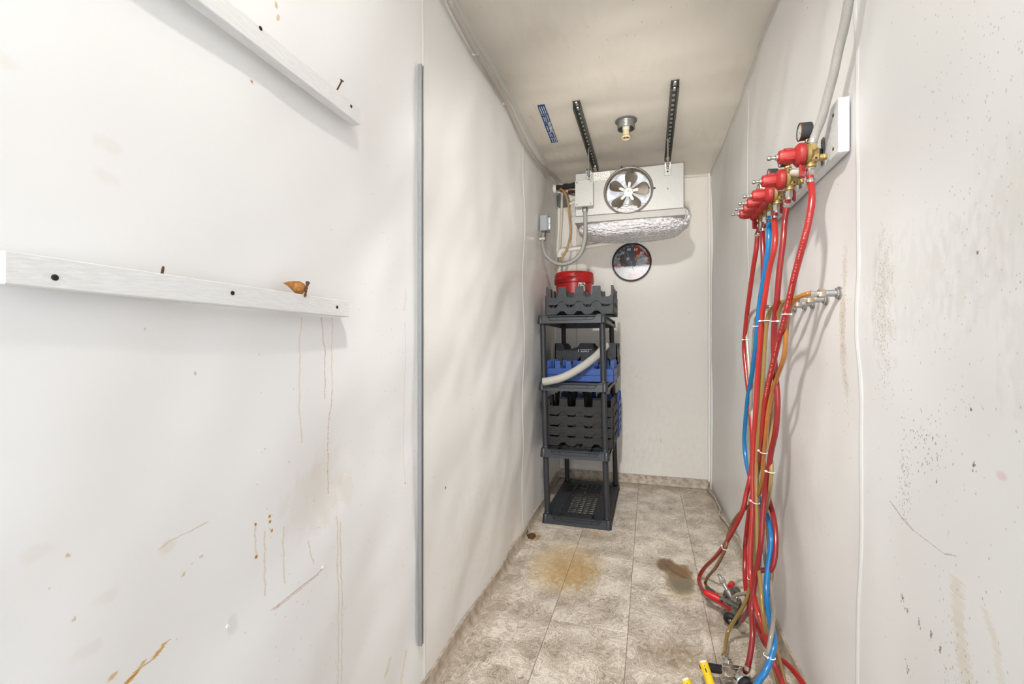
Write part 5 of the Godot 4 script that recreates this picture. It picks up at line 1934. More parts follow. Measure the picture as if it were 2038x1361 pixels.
func regulator(k: int, label: String) -> void:
	# own axes: x out of the wall is -x; the body centre is the origin
	var o := p3(REG_X, REG_Y, REG_D[k])
	var t := thing("gas_regulator", label, "regulator", o, "brass and red gas regulators in a row")
	var st := new_st()
	# brass body: diaphragm disc, rear block, side ports, stem to the outlet, boss under the gauge
	lathe(st, [[0, -0.013], [0.022, -0.013], [0.026, -0.009], [0.026, -0.002], [0.021, 0.003], [0.017, 0.006], [0.016, 0.015], [0.012, 0.019], [0.0, 0.019]], Vector3.ZERO, Vector3(1, 0, 0), 24)
	box(st, Vector3(0.008, -0.012, 0.0), Vector3(0.024, 0.022, 0.030), 0.004)
	cyl(st, Vector3(0.008, -0.012, 0), Vector3(0.030, -0.012, 0.004), 0.0085, 14, 0.002)
	hexnut(st, Vector3(0.026, -0.012, 0.003), Vector3(0.037, -0.012, 0.005), 0.0085)
	lathe(st, [[0.0, 0.0], [0.013, 0.0], [0.011, 0.012], [0.0105, 0.020], [0.0125, 0.022], [0.0125, 0.028], [0, 0.028]], Vector3(0.002, -0.006, 0), Vector3.DOWN, 18)
	cyl(st, Vector3(0.002, 0.010, -0.024), Vector3(0.002, 0.010, 0.024), 0.0085, 16, 0.001)
	hexnut(st, Vector3(-0.002, 0.018, 0), Vector3(-0.002, 0.030, 0), 0.0105)
	hexnut(st, Vector3(-0.002, 0.031, 0), Vector3(-0.002, 0.038, 0), 0.0095, 0.5)
	var body := local_obj("brass_body", st, M.brass, t)
	st = new_st()
	lathe(st, [[0, 0], [0.0028, 0], [0.0028, 0.0006], [0, 0.0006]], Vector3(0.010, -0.016, 0.0152), Vector3(0, 0, 1), 10)
	lathe(st, [[0, 0], [0.0026, 0], [0.0026, 0.0006], [0, 0.0006]], Vector3(-0.002, 0.024, 0.0094), Vector3(0, 0, 1), 10)
	local_obj("port_hole", st, M.slot_dark, body)
	# red bonnet: bevelled octagonal flange, round barrel with pads
	st = new_st()
	lathe(st, [[0, 0.0135], [0.028, 0.0135], [0.0295, 0.015], [0.0298, 0.0265], [0.0285, 0.0285], [0.0205, 0.0355], [0.0182, 0.0370], [0.0, 0.037]], Vector3.ZERO, Vector3(-1, 0, 0), 28)
	lathe(st, [[0.0, 0.036], [0.0182, 0.036], [0.0176, 0.066], [0.0160, 0.071], [0.0095, 0.0715], [0.0095, 0.0745], [0, 0.0745]], Vector3.ZERO, Vector3(-1, 0, 0), 24)
	for a in [0.55, 0.55 + TAU / 3, 0.55 + TAU * 2 / 3]:
		var b := Basis(Vector3(1, 0, 0), a)
		box(st, b * Vector3(-0.050, 0.0155, 0), Vector3(0.021, 0.008, 0.019), 0.001, b)
	local_obj("red_bonnet", st, M.reg_red, t)
	st = new_st()
	hexnut(st, Vector3(-0.0735, 0, 0), Vector3(-0.0790, 0, 0), 0.0078)
	var nut := local_obj("lock_nut", st, M.zinc, t)
	st = new_st()
	lathe(st, [[0, 0.070], [0.0036, 0.070], [0.0036, 0.088], [0.0032, 0.0885], [0.0055, 0.090], [0.0058, 0.095], [0.0045, 0.098], [0, 0.0985]], Vector3.ZERO, Vector3(-1, 0, 0), 16)
	local_obj("adjusting_screw", st, M.steel_dull, nut)
	# gauge
	if k != 3:
		var gc := Vector3(-0.009, 0.060, 0)
		st = new_st()
		lathe(st, [[0, 0.0], [0.0195, 0.0], [0.0218, 0.002], [0.0225, 0.024], [0.0225, 0.026], [0.0205, 0.0265], [0.0200, 0.0245], [0, 0.0245]].map(func(q: Array) -> Array: return [q[0], q[1]]), gc + Vector3(0.012, 0, 0), Vector3(-1, 0, 0), 32)
		var gm: Material = M.gauge_black if k < 3 else M.pvc_aged
		var g := local_obj("gauge", st, gm, t)
		st = new_st()
		lathe(st, [[0.0203, 0.0262], [0.0228, 0.0262], [0.0228, 0.0245], [0.0228, 0.0275], [0.0203, 0.0275]], gc + Vector3(0.012, 0, 0), Vector3(-1, 0, 0), 32)
		local_obj("bezel", st, M.brass if k == 1 else M.rust, g)
		st = new_st()
		lathe(st, [[0, 0.0256], [0.0202, 0.0256]], gc + Vector3(0.012, 0, 0), Vector3(-1, 0, 0), 32)
		local_obj("dial", st, M.gauge_face, g)
		st = new_st()
		var fx := gc + Vector3(-0.0139, 0, 0)
		box(st, fx + Vector3(0, -0.003, 0.001), Vector3(0.0004, 0.013, 0.0010), 0.0, Basis(Vector3(1, 0, 0), 2.2))
		for q in 9:
			var a2 := deg_to_rad(-130.0 + 32.5 * q)
			box(st, fx + Vector3(0, cos(a2), sin(a2)) * 0.0155, Vector3(0.0004, 0.0035, 0.0008), 0.0, Basis(Vector3(1, 0, 0), a2))
		local_obj("scale", st, M.ink_black, g)
	# steel bracket to the board
	st = new_st()
	var bo := Vector3(0.0415, 0.018, -0.040)
	box(st, bo, Vector3(0.0025, 0.070, 0.019), 0.0005)
	var arm := Vector3(0.010, 0.012, -0.006)
	var dv := bo + Vector3(-0.001, -0.001, 0) - arm
	var bb := Basis(dv.normalized(), Vector3.UP, dv.normalized().cross(Vector3.UP).normalized())
	box(st, (bo + arm) * 0.5, Vector3(dv.length(), 0.015, 0.0025), 0.0005, bb)
	var br := local_obj("bracket", st, M.steel_dull, t)
	st = new_st()
	for y in [0.024, -0.026]:
		lathe(st, [[0, 0], [0.004, 0], [0.0036, 0.002], [0, 0.0024]], bo + Vector3(-0.0012, y, 0), Vector3.LEFT, 8)
	local_obj("screw", st, M.rust, br)
	# shut-off valve: hex body, red handle
	st = new_st()
	hexnut(st, Vector3(0.001, -0.028, 0), Vector3(0.000, -0.056, 0), 0.0108, 0.35)
	lathe(st, [[0.0, 0], [0.0085, 0], [0.0085, 0.003], [0.0065, 0.006], [0, 0.006]], Vector3(0, -0.056, 0), Vector3.DOWN, 16)
	var va := local_obj("valve", st, M.chrome, t)
	st = new_st()
	var turn: float = [0.5, -2.4, -2.6, -2.6, 2.9, 0.35][k]
	var hb := Basis(Vector3.UP, turn)
	var dir := hb * Vector3(-1, 0, 0)
	cyl(st, Vector3(0, -0.040, 0) + dir * 0.008, Vector3(0, -0.040, 0) + dir * 0.016, 0.004, 10)
	box(st, Vector3(0, -0.046, 0) + dir * 0.0235, Vector3(0.023, 0.032, 0.006), 0.002, hb * Basis(Vector3(0, 1, 0), 0.35))
	local_obj("handle", st, M.reg_red, va)

# ======================================================================= beer shanks through the right wall
const SHANK := [[1.236, 1.368], [1.228, 1.448], [1.226, 1.556], [1.228, 1.640], [1.228, 1.740], [1.236, 1.885]]

func build_tap_shanks() -> void:
	var labels := ["nearest chrome beer shank nut on the right wall, amber line attached", "second chrome beer shank from the near end of the right wall",
		"third chrome beer shank along the right wall under the regulators", "fourth chrome beer shank along the right wall, behind the bright red hose",
		"fifth chrome beer shank along the right wall, behind the blue hose", "farthest chrome beer shank on the right wall, clear line attached"]
	for k in 6:
		var y: float = SHANK[k][0]
		var d: float = SHANK[k][1]
		var x := right_x(y, d)
		var t := thing("beer_shank", labels[k], "shank", p3(x, y, d), "chrome beer shanks through the right wall")
		var st := new_st()
		lathe(st, [[0, 0], [0.0170, 0], [0.0170, 0.003], [0.0148, 0.005], [0.011, 0.0055], [0, 0.0055]], p3(x, y, d), Vector3.LEFT, 24)
		obj("wall_flange", st, M.zinc, t)
		st = new_st()
		hexnut(st, p3(x - 0.004, y, d), p3(x - 0.010, y, d), 0.0140)
		obj("wall_nut", st, M.zinc, t)
		st = new_st()
		var prof: Array = [[0, 0.008], [0.0092, 0.008]]
		for q in 7:
			prof.append([0.0092, 0.011 + q * 0.003])
			prof.append([0.0087, 0.0125 + q * 0.003])
		prof.append([0.0088, 0.034])
		prof.append([0, 0.034])
		lathe(st, prof, p3(x, y, d), Vector3.LEFT, 20)
		obj("threaded_shank", st, M.aluminium, t)
		st = new_st()
		hexnut(st, p3(x - 0.033, y, d), p3(x - 0.050, y, d), 0.0118, 0.2)
		obj("coupling_nut", st, mat("nickel_warm", col(196, 180, 160), 0.3, 0.85) if k == 0 else M.nickel_warm, t)
		st = new_st()
		lathe(st, [[0, 0], [0.0075, 0], [0.0065, 0.010], [0.0078, 0.012], [0.0078, 0.018], [0.0050, 0.019], [0, 0.019]], p3(x - 0.049, y, d), Vector3(-1, 0.05, 0), 16)
		obj("tail_piece", st, M.chrome, t)

# ======================================================================= hoses
const GAS := [
	["red gas hose from the nearest regulator, with printed lettering, crossing in front", "hose_red", [[0.398, 1.540, 1.346], [0.398, 1.521, 1.34], [0.397, 1.493, 1.326], [0.394, 1.465, 1.316], [0.388, 1.423, 1.314], [0.38, 1.367, 1.329], [0.376, 1.325, 1.355], [0.372, 1.279, 1.383], [0.37, 1.222, 1.421], [0.368, 1.175, 1.452], [0.366, 1.119, 1.506], [0.364, 1.056, 1.553], [0.362, 0.983, 1.605], [0.36, 0.91, 1.647], [0.362, 0.802, 1.691], [0.372, 0.722, 1.759], [0.384, 0.609, 1.888], [0.388, 0.451, 2.023], [0.380, 0.304, 2.059], [0.366, 0.26, 1.993], [0.358, 0.214, 1.954], [0.35, 0.178, 1.881], [0.345, 0.171, 1.807], [0.345, 0.175, 1.730]]],
	["dark red gas hose from the second regulator down to the black-gripped coupler", "hose_red_dark", [[0.397, 1.540, 1.528], [0.396, 1.522, 1.54], [0.392, 1.477, 1.548], [0.385, 1.413, 1.537], [0.378, 1.322, 1.549], [0.376, 1.235, 1.569], [0.376, 1.183, 1.592], [0.378, 1.097, 1.613], [0.38, 1.018, 1.603], [0.382, 0.941, 1.586], [0.382, 0.878, 1.591], [0.38, 0.826, 1.603], [0.377, 0.76, 1.639], [0.374, 0.701, 1.658], [0.37, 0.641, 1.679], [0.366, 0.584, 1.685], [0.36, 0.531, 1.676], [0.352, 0.465, 1.658], [0.345, 0.394, 1.667], [0.337, 0.33, 1.671], [0.325, 0.25, 1.656], [0.313, 0.192, 1.590], [0.303, 0.150, 1.566], [0.293, 0.108, 1.556], [0.290, 0.096, 1.556]]],
	["bright red gas hose from the third regulator running straight down the bundle", "hose_red_bright", [[0.396, 1.540, 1.666], [0.393, 1.519, 1.671], [0.388, 1.45, 1.637], [0.384, 1.403, 1.638], [0.378, 1.341, 1.676], [0.372, 1.249, 1.709], [0.37, 1.191, 1.735], [0.368, 1.07, 1.763], [0.366, 0.96, 1.787], [0.364, 0.868, 1.797], [0.362, 0.787, 1.811], [0.36, 0.708, 1.817], [0.358, 0.627, 1.816], [0.356, 0.543, 1.805], [0.352, 0.488, 1.793], [0.345, 0.404, 1.782], [0.338, 0.324, 1.754], [0.334, 0.285, 1.709], [0.331, 0.272, 1.641], [0.330, 0.262, 1.620]]],
	["blue gas hose hanging from the fourth regulator to the floor", "hose_blue", [[0.396, 1.540, 1.745], [0.391, 1.52, 1.733], [0.386, 1.451, 1.711], [0.382, 1.352, 1.748], [0.378, 1.257, 1.8], [0.377, 1.178, 1.829], [0.378, 1.093, 1.87], [0.38, 0.996, 1.936], [0.381, 0.916, 2.005], [0.382, 0.833, 2.054], [0.384, 0.735, 2.101], [0.386, 0.67, 2.112], [0.388, 0.616, 2.082], [0.391, 0.57, 2.029], [0.394, 0.544, 1.963], [0.396, 0.53, 1.881], [0.396, 0.508, 1.78], [0.392, 0.473, 1.711], [0.386, 0.44, 1.685], [0.38, 0.401, 1.678], [0.371, 0.355, 1.664], [0.363, 0.314, 1.641], [0.357, 0.285, 1.601], [0.353, 0.267, 1.547], [0.35, 0.256, 1.496], [0.342, 0.242, 1.459], [0.33, 0.217, 1.44], [0.312, 0.194, 1.416], [0.292, 0.164, 1.411], [0.266, 0.115, 1.40], [0.245, 0.065, 1.37], [0.23, 0.02, 1.30], [0.23, 0.012, 1.18]]],
	["dark red gas hose behind the blue one, bulging toward the wall low down", "hose_red_dark", [[0.396, 1.540, 1.813], [0.391, 1.515, 1.819], [0.388, 1.471, 1.805], [0.388, 1.404, 1.797], [0.39, 1.329, 1.807], [0.393, 1.242, 1.835], [0.396, 1.115, 1.857], [0.396, 1.005, 1.842], [0.396, 0.915, 1.838], [0.397, 0.804, 1.847], [0.4, 0.701, 1.86], [0.405, 0.611, 1.853], [0.408, 0.555, 1.809], [0.408, 0.526, 1.757], [0.406, 0.486, 1.713], [0.4, 0.443, 1.682], [0.392, 0.401, 1.666], [0.382, 0.368, 1.667], [0.37, 0.354, 1.693], [0.36, 0.317, 1.747], [0.352, 0.261, 1.769], [0.345, 0.209, 1.766], [0.338, 0.15, 1.80], [0.330, 0.075, 1.87]]],
	["leftmost red gas hose, looping out onto the floor to the red-gripped coupler", "hose_red", [[0.396, 1.540, 1.885], [0.391, 1.518, 1.897], [0.388, 1.462, 1.907], [0.386, 1.405, 1.944], [0.384, 1.315, 1.997], [0.384, 1.219, 2.06], [0.385, 1.144, 2.101], [0.387, 1.085, 2.128], [0.389, 1.012, 2.107], [0.391, 0.936, 2.078], [0.391, 0.862, 2.039], [0.39, 0.778, 1.996], [0.385, 0.708, 1.953], [0.375, 0.647, 1.919], [0.362, 0.598, 1.887], [0.352, 0.548, 1.889], [0.338, 0.481, 1.887], [0.318, 0.402, 1.926], [0.298, 0.308, 2.001], [0.272, 0.203, 2.102], [0.246, 0.089, 2.243], [0.226, 0.016, 2.29], [0.2265, 0.014, 2.21], [0.243, 0.036, 2.09], [0.275, 0.065, 1.995], [0.300, 0.078, 1.935]]],
]
const RUN_OFF := [
	[[0.345, 0.166, 1.740], [0.350, 0.157, 1.665], [0.366, 0.127, 1.655], [0.388, 0.108, 1.64], [0.408, 0.118, 1.59], [0.422, 0.125, 1.53], [0.432, 0.12, 1.46], [0.44, 0.09, 1.35]],
	[[0.333, 0.251, 1.597], [0.345, 0.21, 1.587], [0.358, 0.16, 1.59], [0.369, 0.125, 1.58], [0.378, 0.104, 1.555], [0.385, 0.085, 1.524], [0.39, 0.05, 1.45]],
]
const BEER := [
	["amber beer line from the nearest shank, turning brown toward its floor fitting", "line_amber", [[0.403, 1.2365, 1.368], [0.398, 1.236, 1.367], [0.386, 1.231, 1.382], [0.381, 1.221, 1.416], [0.379, 1.199, 1.451], [0.379, 1.166, 1.475], [0.379, 1.112, 1.487], [0.378, 1.057, 1.509], [0.376, 1.005, 1.564], [0.373, 0.954, 1.61], [0.369, 0.89, 1.642], [0.368, 0.826, 1.664], [0.369, 0.762, 1.692], [0.37, 0.707, 1.714], [0.371, 0.642, 1.733], [0.37, 0.585, 1.772], [0.365, 0.539, 1.826]]],
	["tan beer line from the second shank, tucked behind the dark red hose", "line_tan", [[0.405, 1.2285, 1.448], [0.392, 1.232, 1.452], [0.387, 1.232, 1.506], [0.384, 1.214, 1.557], [0.383, 1.183, 1.593], [0.384, 1.113, 1.632], [0.386, 1.031, 1.659], [0.388, 0.958, 1.662], [0.39, 0.885, 1.683], [0.386, 0.811, 1.685], [0.382, 0.759, 1.674], [0.380, 0.715, 1.651], [0.379, 0.674, 1.651], [0.381, 0.626, 1.676], [0.388, 0.566, 1.736], [0.396, 0.51, 1.79], [0.4, 0.467, 1.798], [0.4, 0.422, 1.777], [0.398, 0.381, 1.751], [0.394, 0.341, 1.707], [0.386, 0.291, 1.704], [0.378, 0.24, 1.702], [0.380, 0.187, 1.65], [0.388, 0.13, 1.60], [0.396, 0.07, 1.55], [0.40, 0.02, 1.48], [0.40, 0.012, 1.35]]],
	["olive beer line from the third shank beside the bright red hose", "line_olive", [[0.405, 1.2265, 1.556], [0.391, 1.234, 1.569], [0.386, 1.229, 1.629], [0.382, 1.21, 1.687], [0.381, 1.181, 1.712], [0.379, 1.093, 1.734], [0.377, 1.007, 1.746], [0.374, 0.905, 1.761], [0.371, 0.824, 1.777], [0.368, 0.741, 1.793], [0.366, 0.645, 1.799], [0.364, 0.57, 1.785], [0.36, 0.502, 1.758], [0.354, 0.429, 1.725], [0.349, 0.375, 1.69], [0.344, 0.333, 1.63], [0.340, 0.290, 1.59], [0.345, 0.231, 1.58], [0.355, 0.168, 1.595], [0.37, 0.112, 1.592], [0.38, 0.067, 1.558], [0.385, 0.03, 1.5], [0.388, 0.014, 1.40]]],
	["olive beer line from the fourth shank swinging out to the chrome coupler on the floor", "line_olive", [[0.405, 1.2285, 1.640], [0.393, 1.236, 1.630], [0.389, 1.226, 1.666], [0.386, 1.198, 1.711], [0.385, 1.148, 1.748], [0.384, 1.079, 1.764], [0.382, 0.991, 1.784], [0.38, 0.889, 1.82], [0.378, 0.801, 1.858], [0.376, 0.706, 1.873], [0.374, 0.613, 1.871], [0.371, 0.526, 1.852], [0.366, 0.441, 1.831], [0.36, 0.377, 1.809], [0.354, 0.318, 1.787], [0.342, 0.257, 1.775], [0.332, 0.209, 1.776], [0.316, 0.158, 1.79], [0.297, 0.105, 1.81], [0.276, 0.060, 1.81], [0.262, 0.050, 1.76], [0.249, 0.052, 1.70], [0.241, 0.058, 1.675]]],
	["grey beer line from the fifth shank following the blue hose", "line_grey", [[0.405, 1.2285, 1.740], [0.392, 1.234, 1.745], [0.389, 1.234, 1.802], [0.386, 1.211, 1.873], [0.386, 1.182, 1.914], [0.387, 1.092, 1.954], [0.388, 0.968, 1.986], [0.389, 0.839, 2.014], [0.39, 0.745, 2.048], [0.391, 0.675, 2.058], [0.393, 0.617, 2.044], [0.396, 0.567, 2.008], [0.399, 0.525, 1.953], [0.399, 0.484, 1.903], [0.396, 0.432, 1.842], [0.391, 0.376, 1.796], [0.386, 0.347, 1.745], [0.382, 0.332, 1.68], [0.377, 0.305, 1.633], [0.366, 0.292, 1.565], [0.349, 0.284, 1.50], [0.336, 0.262, 1.465], [0.326, 0.229, 1.451], [0.321, 0.201, 1.457], [0.313, 0.143, 1.486], [0.303, 0.063, 1.558], [0.28, 0.020, 1.60], [0.24, 0.012, 1.60]]],
	["clear beer line looping off the farthest shank, tied to the leftmost red hose", "line_clear", [[0.400, 1.2365, 1.885], [0.396, 1.240, 1.90], [0.395, 1.236, 1.985], [0.393, 1.211, 2.064], [0.392, 1.159, 2.098], [0.392, 1.085, 2.083], [0.393, 1.004, 2.059], [0.394, 0.903, 2.035], [0.394, 0.798, 1.998], [0.393, 0.688, 1.958], [0.39, 0.597, 1.9], [0.385, 0.509, 1.852], [0.378, 0.424, 1.81], [0.372, 0.35, 1.774], [0.363, 0.293, 1.761], [0.351, 0.229, 1.796], [0.337, 0.182, 1.862], [0.324, 0.141, 1.926], [0.316, 0.105, 1.965]]],
]

var paths: Array = []   # six gas hoses, then six beer lines

func build_hoses() -> void:
	var i := 0
	var brown := PackedVector3Array()
	for h in GAS:
		var p := pts3(h[2])
		var t := thing("gas_hose", h[0], "hose", p[0], "gas hoses hanging from the regulators")
		var st := new_st()
		if i == 0:
			var p2 := pts3(RUN_OFF[0])
			p.remove_at(p.size() - 1)
			p.append_array(p2)
		if i == 2:
			var p3_ := pts3(RUN_OFF[1])
			p.remove_at(p.size() - 1)
			p.append_array(p3_)
		var cv := curve(p, 5)
		paths.append(cv)
		tube(st, cv, 0.0084, 14)
		obj("hose", st, M[h[1]], t)
		# crimped clamp at the top
		st = new_st()
		var c := p[1]
		var up := (p[0] - p[1]).normalized()
		lathe(st, [[0.0086, -0.006], [0.0100, -0.006], [0.0104, -0.004], [0.0104, 0.004], [0.0100, 0.006], [0.0086, 0.006]], c, up, 20)
		box(st, c + Vector3(-0.008, 0, 0.008), Vector3(0.006, 0.009, 0.006), 0.001)
		obj("hose_clamp", st, M.chrome, t)
		if i == 0:
			hose_print(cv, t)
		if i == 1:
			st = new_st()
			lathe(st, [[0.0086, -0.006], [0.0102, -0.006], [0.0106, -0.004], [0.0106, 0.004], [0.0102, 0.006], [0.0086, 0.006]], p3(0.2925, 0.107, 1.556), Vector3(0.25, 1, 0), 20)
			obj("hose_clamp", st, M.chrome, t)
		i += 1
	i = 0
	for h in BEER:
		var p4 := pts3(h[2])
		var t2 := thing("beer_line", h[0], "hose", p4[0], "translucent beer lines from the shanks")
		var st2 := new_st()
		var cv := curve(p4, 5)
		paths.append(cv)
		tube(st2, cv, 0.0064, 14)
		obj("line", st2, M[h[1]], t2)
		if i == 0:
			st2 = new_st()
			tube(st2, curve(pts3([[0.3665, 0.551, 1.811], [0.365, 0.539, 1.826], [0.357, 0.502, 1.879], [0.339, 0.456, 1.935], [0.322, 0.396, 1.99], [0.306, 0.342, 1.999], [0.295, 0.302, 1.981], [0.283, 0.252, 1.999], [0.262, 0.178, 2.045], [0.248, 0.091, 2.15], [0.244, 0.034, 2.208], [0.252, 0.026, 2.18]]), 5), 0.0066, 14)
			obj("brown_end", st2, M.line_brown, t2)
			brown = curve(pts3([[0.306, 0.342, 1.999], [0.295, 0.302, 1.981], [0.283, 0.252, 1.999]]), 5)
			st2 = new_st()
			cyl(st2, Vector3(0.250, 0.026, -2.185), Vector3(0.262, 0.024, -2.160), 0.0095, 14)
			hexnut(st2, Vector3(0.260, 0.024, -2.165), Vector3(0.274, 0.026, -2.135), 0.0125)
			obj("end_fitting", st2, M.steel_dull, t2)
		i += 1
	# clear braided supply hose
	var pa := curve(pts3([[0.437, 2.30, 0.95], [0.434, 2.10, 1.06], [0.430, 1.95, 1.145], [0.425, 1.865, 1.18], [0.425, 1.824, 1.207], [0.424, 1.791, 1.234], [0.422, 1.748, 1.259], [0.419, 1.71, 1.287], [0.414, 1.668, 1.311], [0.406, 1.637, 1.332], [0.401, 1.612, 1.338]]), 6)
	var ts := thing("supply_hose", "clear braided gas supply hose dropping from above to the nearest regulator", "hose", pa[0])
	var st3 := new_st()
	tube(st3, pa, 0.0098, 16)
	obj("hose_wall", st3, M.braid, ts)
	st3 = new_st()
	braid(st3, pa, 0.0099, 0.00045, 0.016, 12)
	obj("braid", st3, M.braid_thread, ts)
	st3 = new_st()
	var e := pa[pa.size() - 1]
	lathe(st3, [[0.0107, 0], [0.0122, 0], [0.0122, 0.010], [0.0107, 0.010]], e + Vector3(0, 0.006, 0), Vector3(0.1, 1, 0.15), 18)
	obj("clamp", st3, M.chrome, ts)
	# jumper hoses from one regulator to the next
	var jl := ["short white jumper hose between the first and second regulators", "short jumper hose between the second and third regulators", "short jumper hose between the third and fourth regulators", "short jumper hose between the fourth and fifth regulators", "short jumper hose between the two farthest regulators"]
	for k in 5:
		var d0: float = REG_D[k] + 0.024
		var d1: float = REG_D[k + 1] - 0.024
		var tj := thing("jumper_hose", jl[k], "hose", p3(0.405, 1.60, d0), "jumper hoses linking the regulators")
		st3 = new_st()
		var sag := 0.02 if k == 0 else 0.006
		tube(st3, curve(pts3([[0.400, 1.604, d0], [0.404, 1.600 - sag * 0.5, lerpf(d0, d1, 0.25)], [0.406, 1.600 - sag, lerpf(d0, d1, 0.5)], [0.404, 1.600 - sag * 0.5, lerpf(d0, d1, 0.75)], [0.400, 1.604, d1]]), 5), 0.0092, 14)
		obj("hose", st3, M.pvc_aged, tj)
		st3 = new_st()
		cyl(st3, p3(0.400, 1.604, d0 - 0.002), p3(0.401, 1.603, d0 + 0.008), 0.0105, 14)
		cyl(st3, p3(0.401, 1.603, d1 - 0.008), p3(0.400, 1.604, d1 + 0.002), 0.0105, 14)
		obj("clamp", st3, M.chrome, tj)
	# zip ties
	paths.append(brown)
	tie("zip tie round the nearest red hose and amber line under the shanks", 0, 6, 1.188)
	tie("zip tie round the dark red hose and the tan line under the shanks", 1, 7, 1.176)
	tie("zip tie round the bright red hose and olive line under the shanks", 2, 8, 1.184)
	tie("zip tie round the blue hose and grey line, left of the bright red hose", 3, 10, 1.170)
	tie("zip tie on the leftmost red hose and its clear line below the shanks", 5, 11, 1.125)
	tie("zip tie round red hose and amber line at mid height of the bundle", 0, 6, 0.742)
	tie("zip tie round the dark red hose and tan line above the floor bundle", 1, 7, 0.692)
	tie("zip tie round the bright red hose and olive lines low on the bundle", 2, 8, 0.548)
	tie("zip tie where the brown line joins the looping red hose near the floor", 5, 12, 0.290)
	tie("zip tie round the olive line and red hose above the red-gripped couplers", 2, 9, 0.300)
	tie("zip tie round the blue hose and grey line just above the floor", 3, 10, 0.220)
	# red stub between the brown line's fitting and the coupler
	var sh := thing("short_hose", "short red hose stub joining the brown line's fitting to the rear coupler", "hose", p3(0.30, 0.03, 2.10))
	st3 = new_st()
	tube(st3, curve(pts3([[0.272, 0.026, 2.138], [0.292, 0.030, 2.105], [0.318, 0.040, 2.068]]), 5), 0.0088, 14)
	obj("hose", st3, M.hose_red, sh)
	for q in [[0.279, 0.0275, 2.126], [0.308, 0.036, 2.082]]:
		st3 = new_st()
		lathe(st3, [[0.0090, -0.005], [0.0106, -0.005], [0.0106, 0.005], [0.0090, 0.005]], p3(q[0], q[1], q[2]), Vector3(0.5, 0.12, 0.85), 18)
		box(st3, p3(q[0], q[1] + 0.012, q[2]), Vector3(0.008, 0.006, 0.007), 0.001)
		obj("clamp", st3, M.zinc, sh)

func hose_print(cv: PackedVector3Array, t: Node) -> void:   # rows of worn white print too small to read
	var st := new_st()
	var rng := RandomNumberGenerator.new()
	rng.seed = 12
	for i in cv.size() - 1:
		if cv[i].y > 1.44 or cv[i].y < 0.95:
			continue
		var d := (cv[i + 1] - cv[i]).normalized()
		var l := cv[i].distance_to(cv[i + 1])
		var f := (Vector3(0.1, 1.1, 0) - cv[i])
		f = (f - d * f.dot(d)).normalized()
		f = f.rotated(d, 0.35)
		var sd := d.cross(f)
		var k := 0.0
		while k < l:
			var w := rng.randf_range(0.0012, 0.0028)
			if rng.randf() < 0.5:
				var c := cv[i] + d * k + f * 0.00855
				var h := rng.randf_range(0.0010, 0.0018)
				var o := rng.randf_range(-0.0006, 0.0006)
				quad(st, c + sd * (o - h), c + sd * (o - h) + d * w, c + sd * (o + h * rng.randf_range(0.0, 1.0)) + d * w, c + sd * (o + h), f)
			k += w + 0.0014
	obj("small_print", st, M.print_pale, t).set_meta("kind", "stuff")

func at_height(cv: PackedVector3Array, y: float) -> Vector3:   # first point of a hanging line at that height
	for i in cv.size() - 1:
		if cv[i].y >= y and cv[i + 1].y < y:
			return cv[i].lerp(cv[i + 1], (cv[i].y - y) / (cv[i].y - cv[i + 1].y))
	return cv[cv.size() - 1]

func tie(label: String, i: int, j: int, y: float) -> void:
	var pa := at_height(paths[i], y)
	var pb := at_height(paths[j], y)
	var c := (pa + pb) * 0.5
	var half := (pb - pa) * 0.5
	half.y = 0.0
	var r := 0.0100
	var t := thing("zip_tie", "white " + label, "zip tie", c, "white zip ties on the hose bundle")
	var st := new_st()
	var a := half.normalized()
	var b := Vector3.UP.cross(a).normalized()
	var l := half.length()
	if b.dot(Vector3(-0.3, 0, 1)) < 0.0:
		b = -b
	var p := PackedVector3Array()
	for k in 28:
		var g := TAU * k / 28.0
		p.append(c + a * (cos(g) * r + signf(cos(g)) * l * minf(1.0, absf(cos(g)) * 4.0)) + b * sin(g) * r)
	tube(st, p, 0.0016, 6, false, PackedFloat32Array(), true)
	obj("strap", st, M.zip_tie, t)
	st = new_st()
	box(st, c + b * r - a * l * 0.6, Vector3(0.007, 0.006, 0.006), 0.0012)
	obj("head", st, M.zip_tie, t)

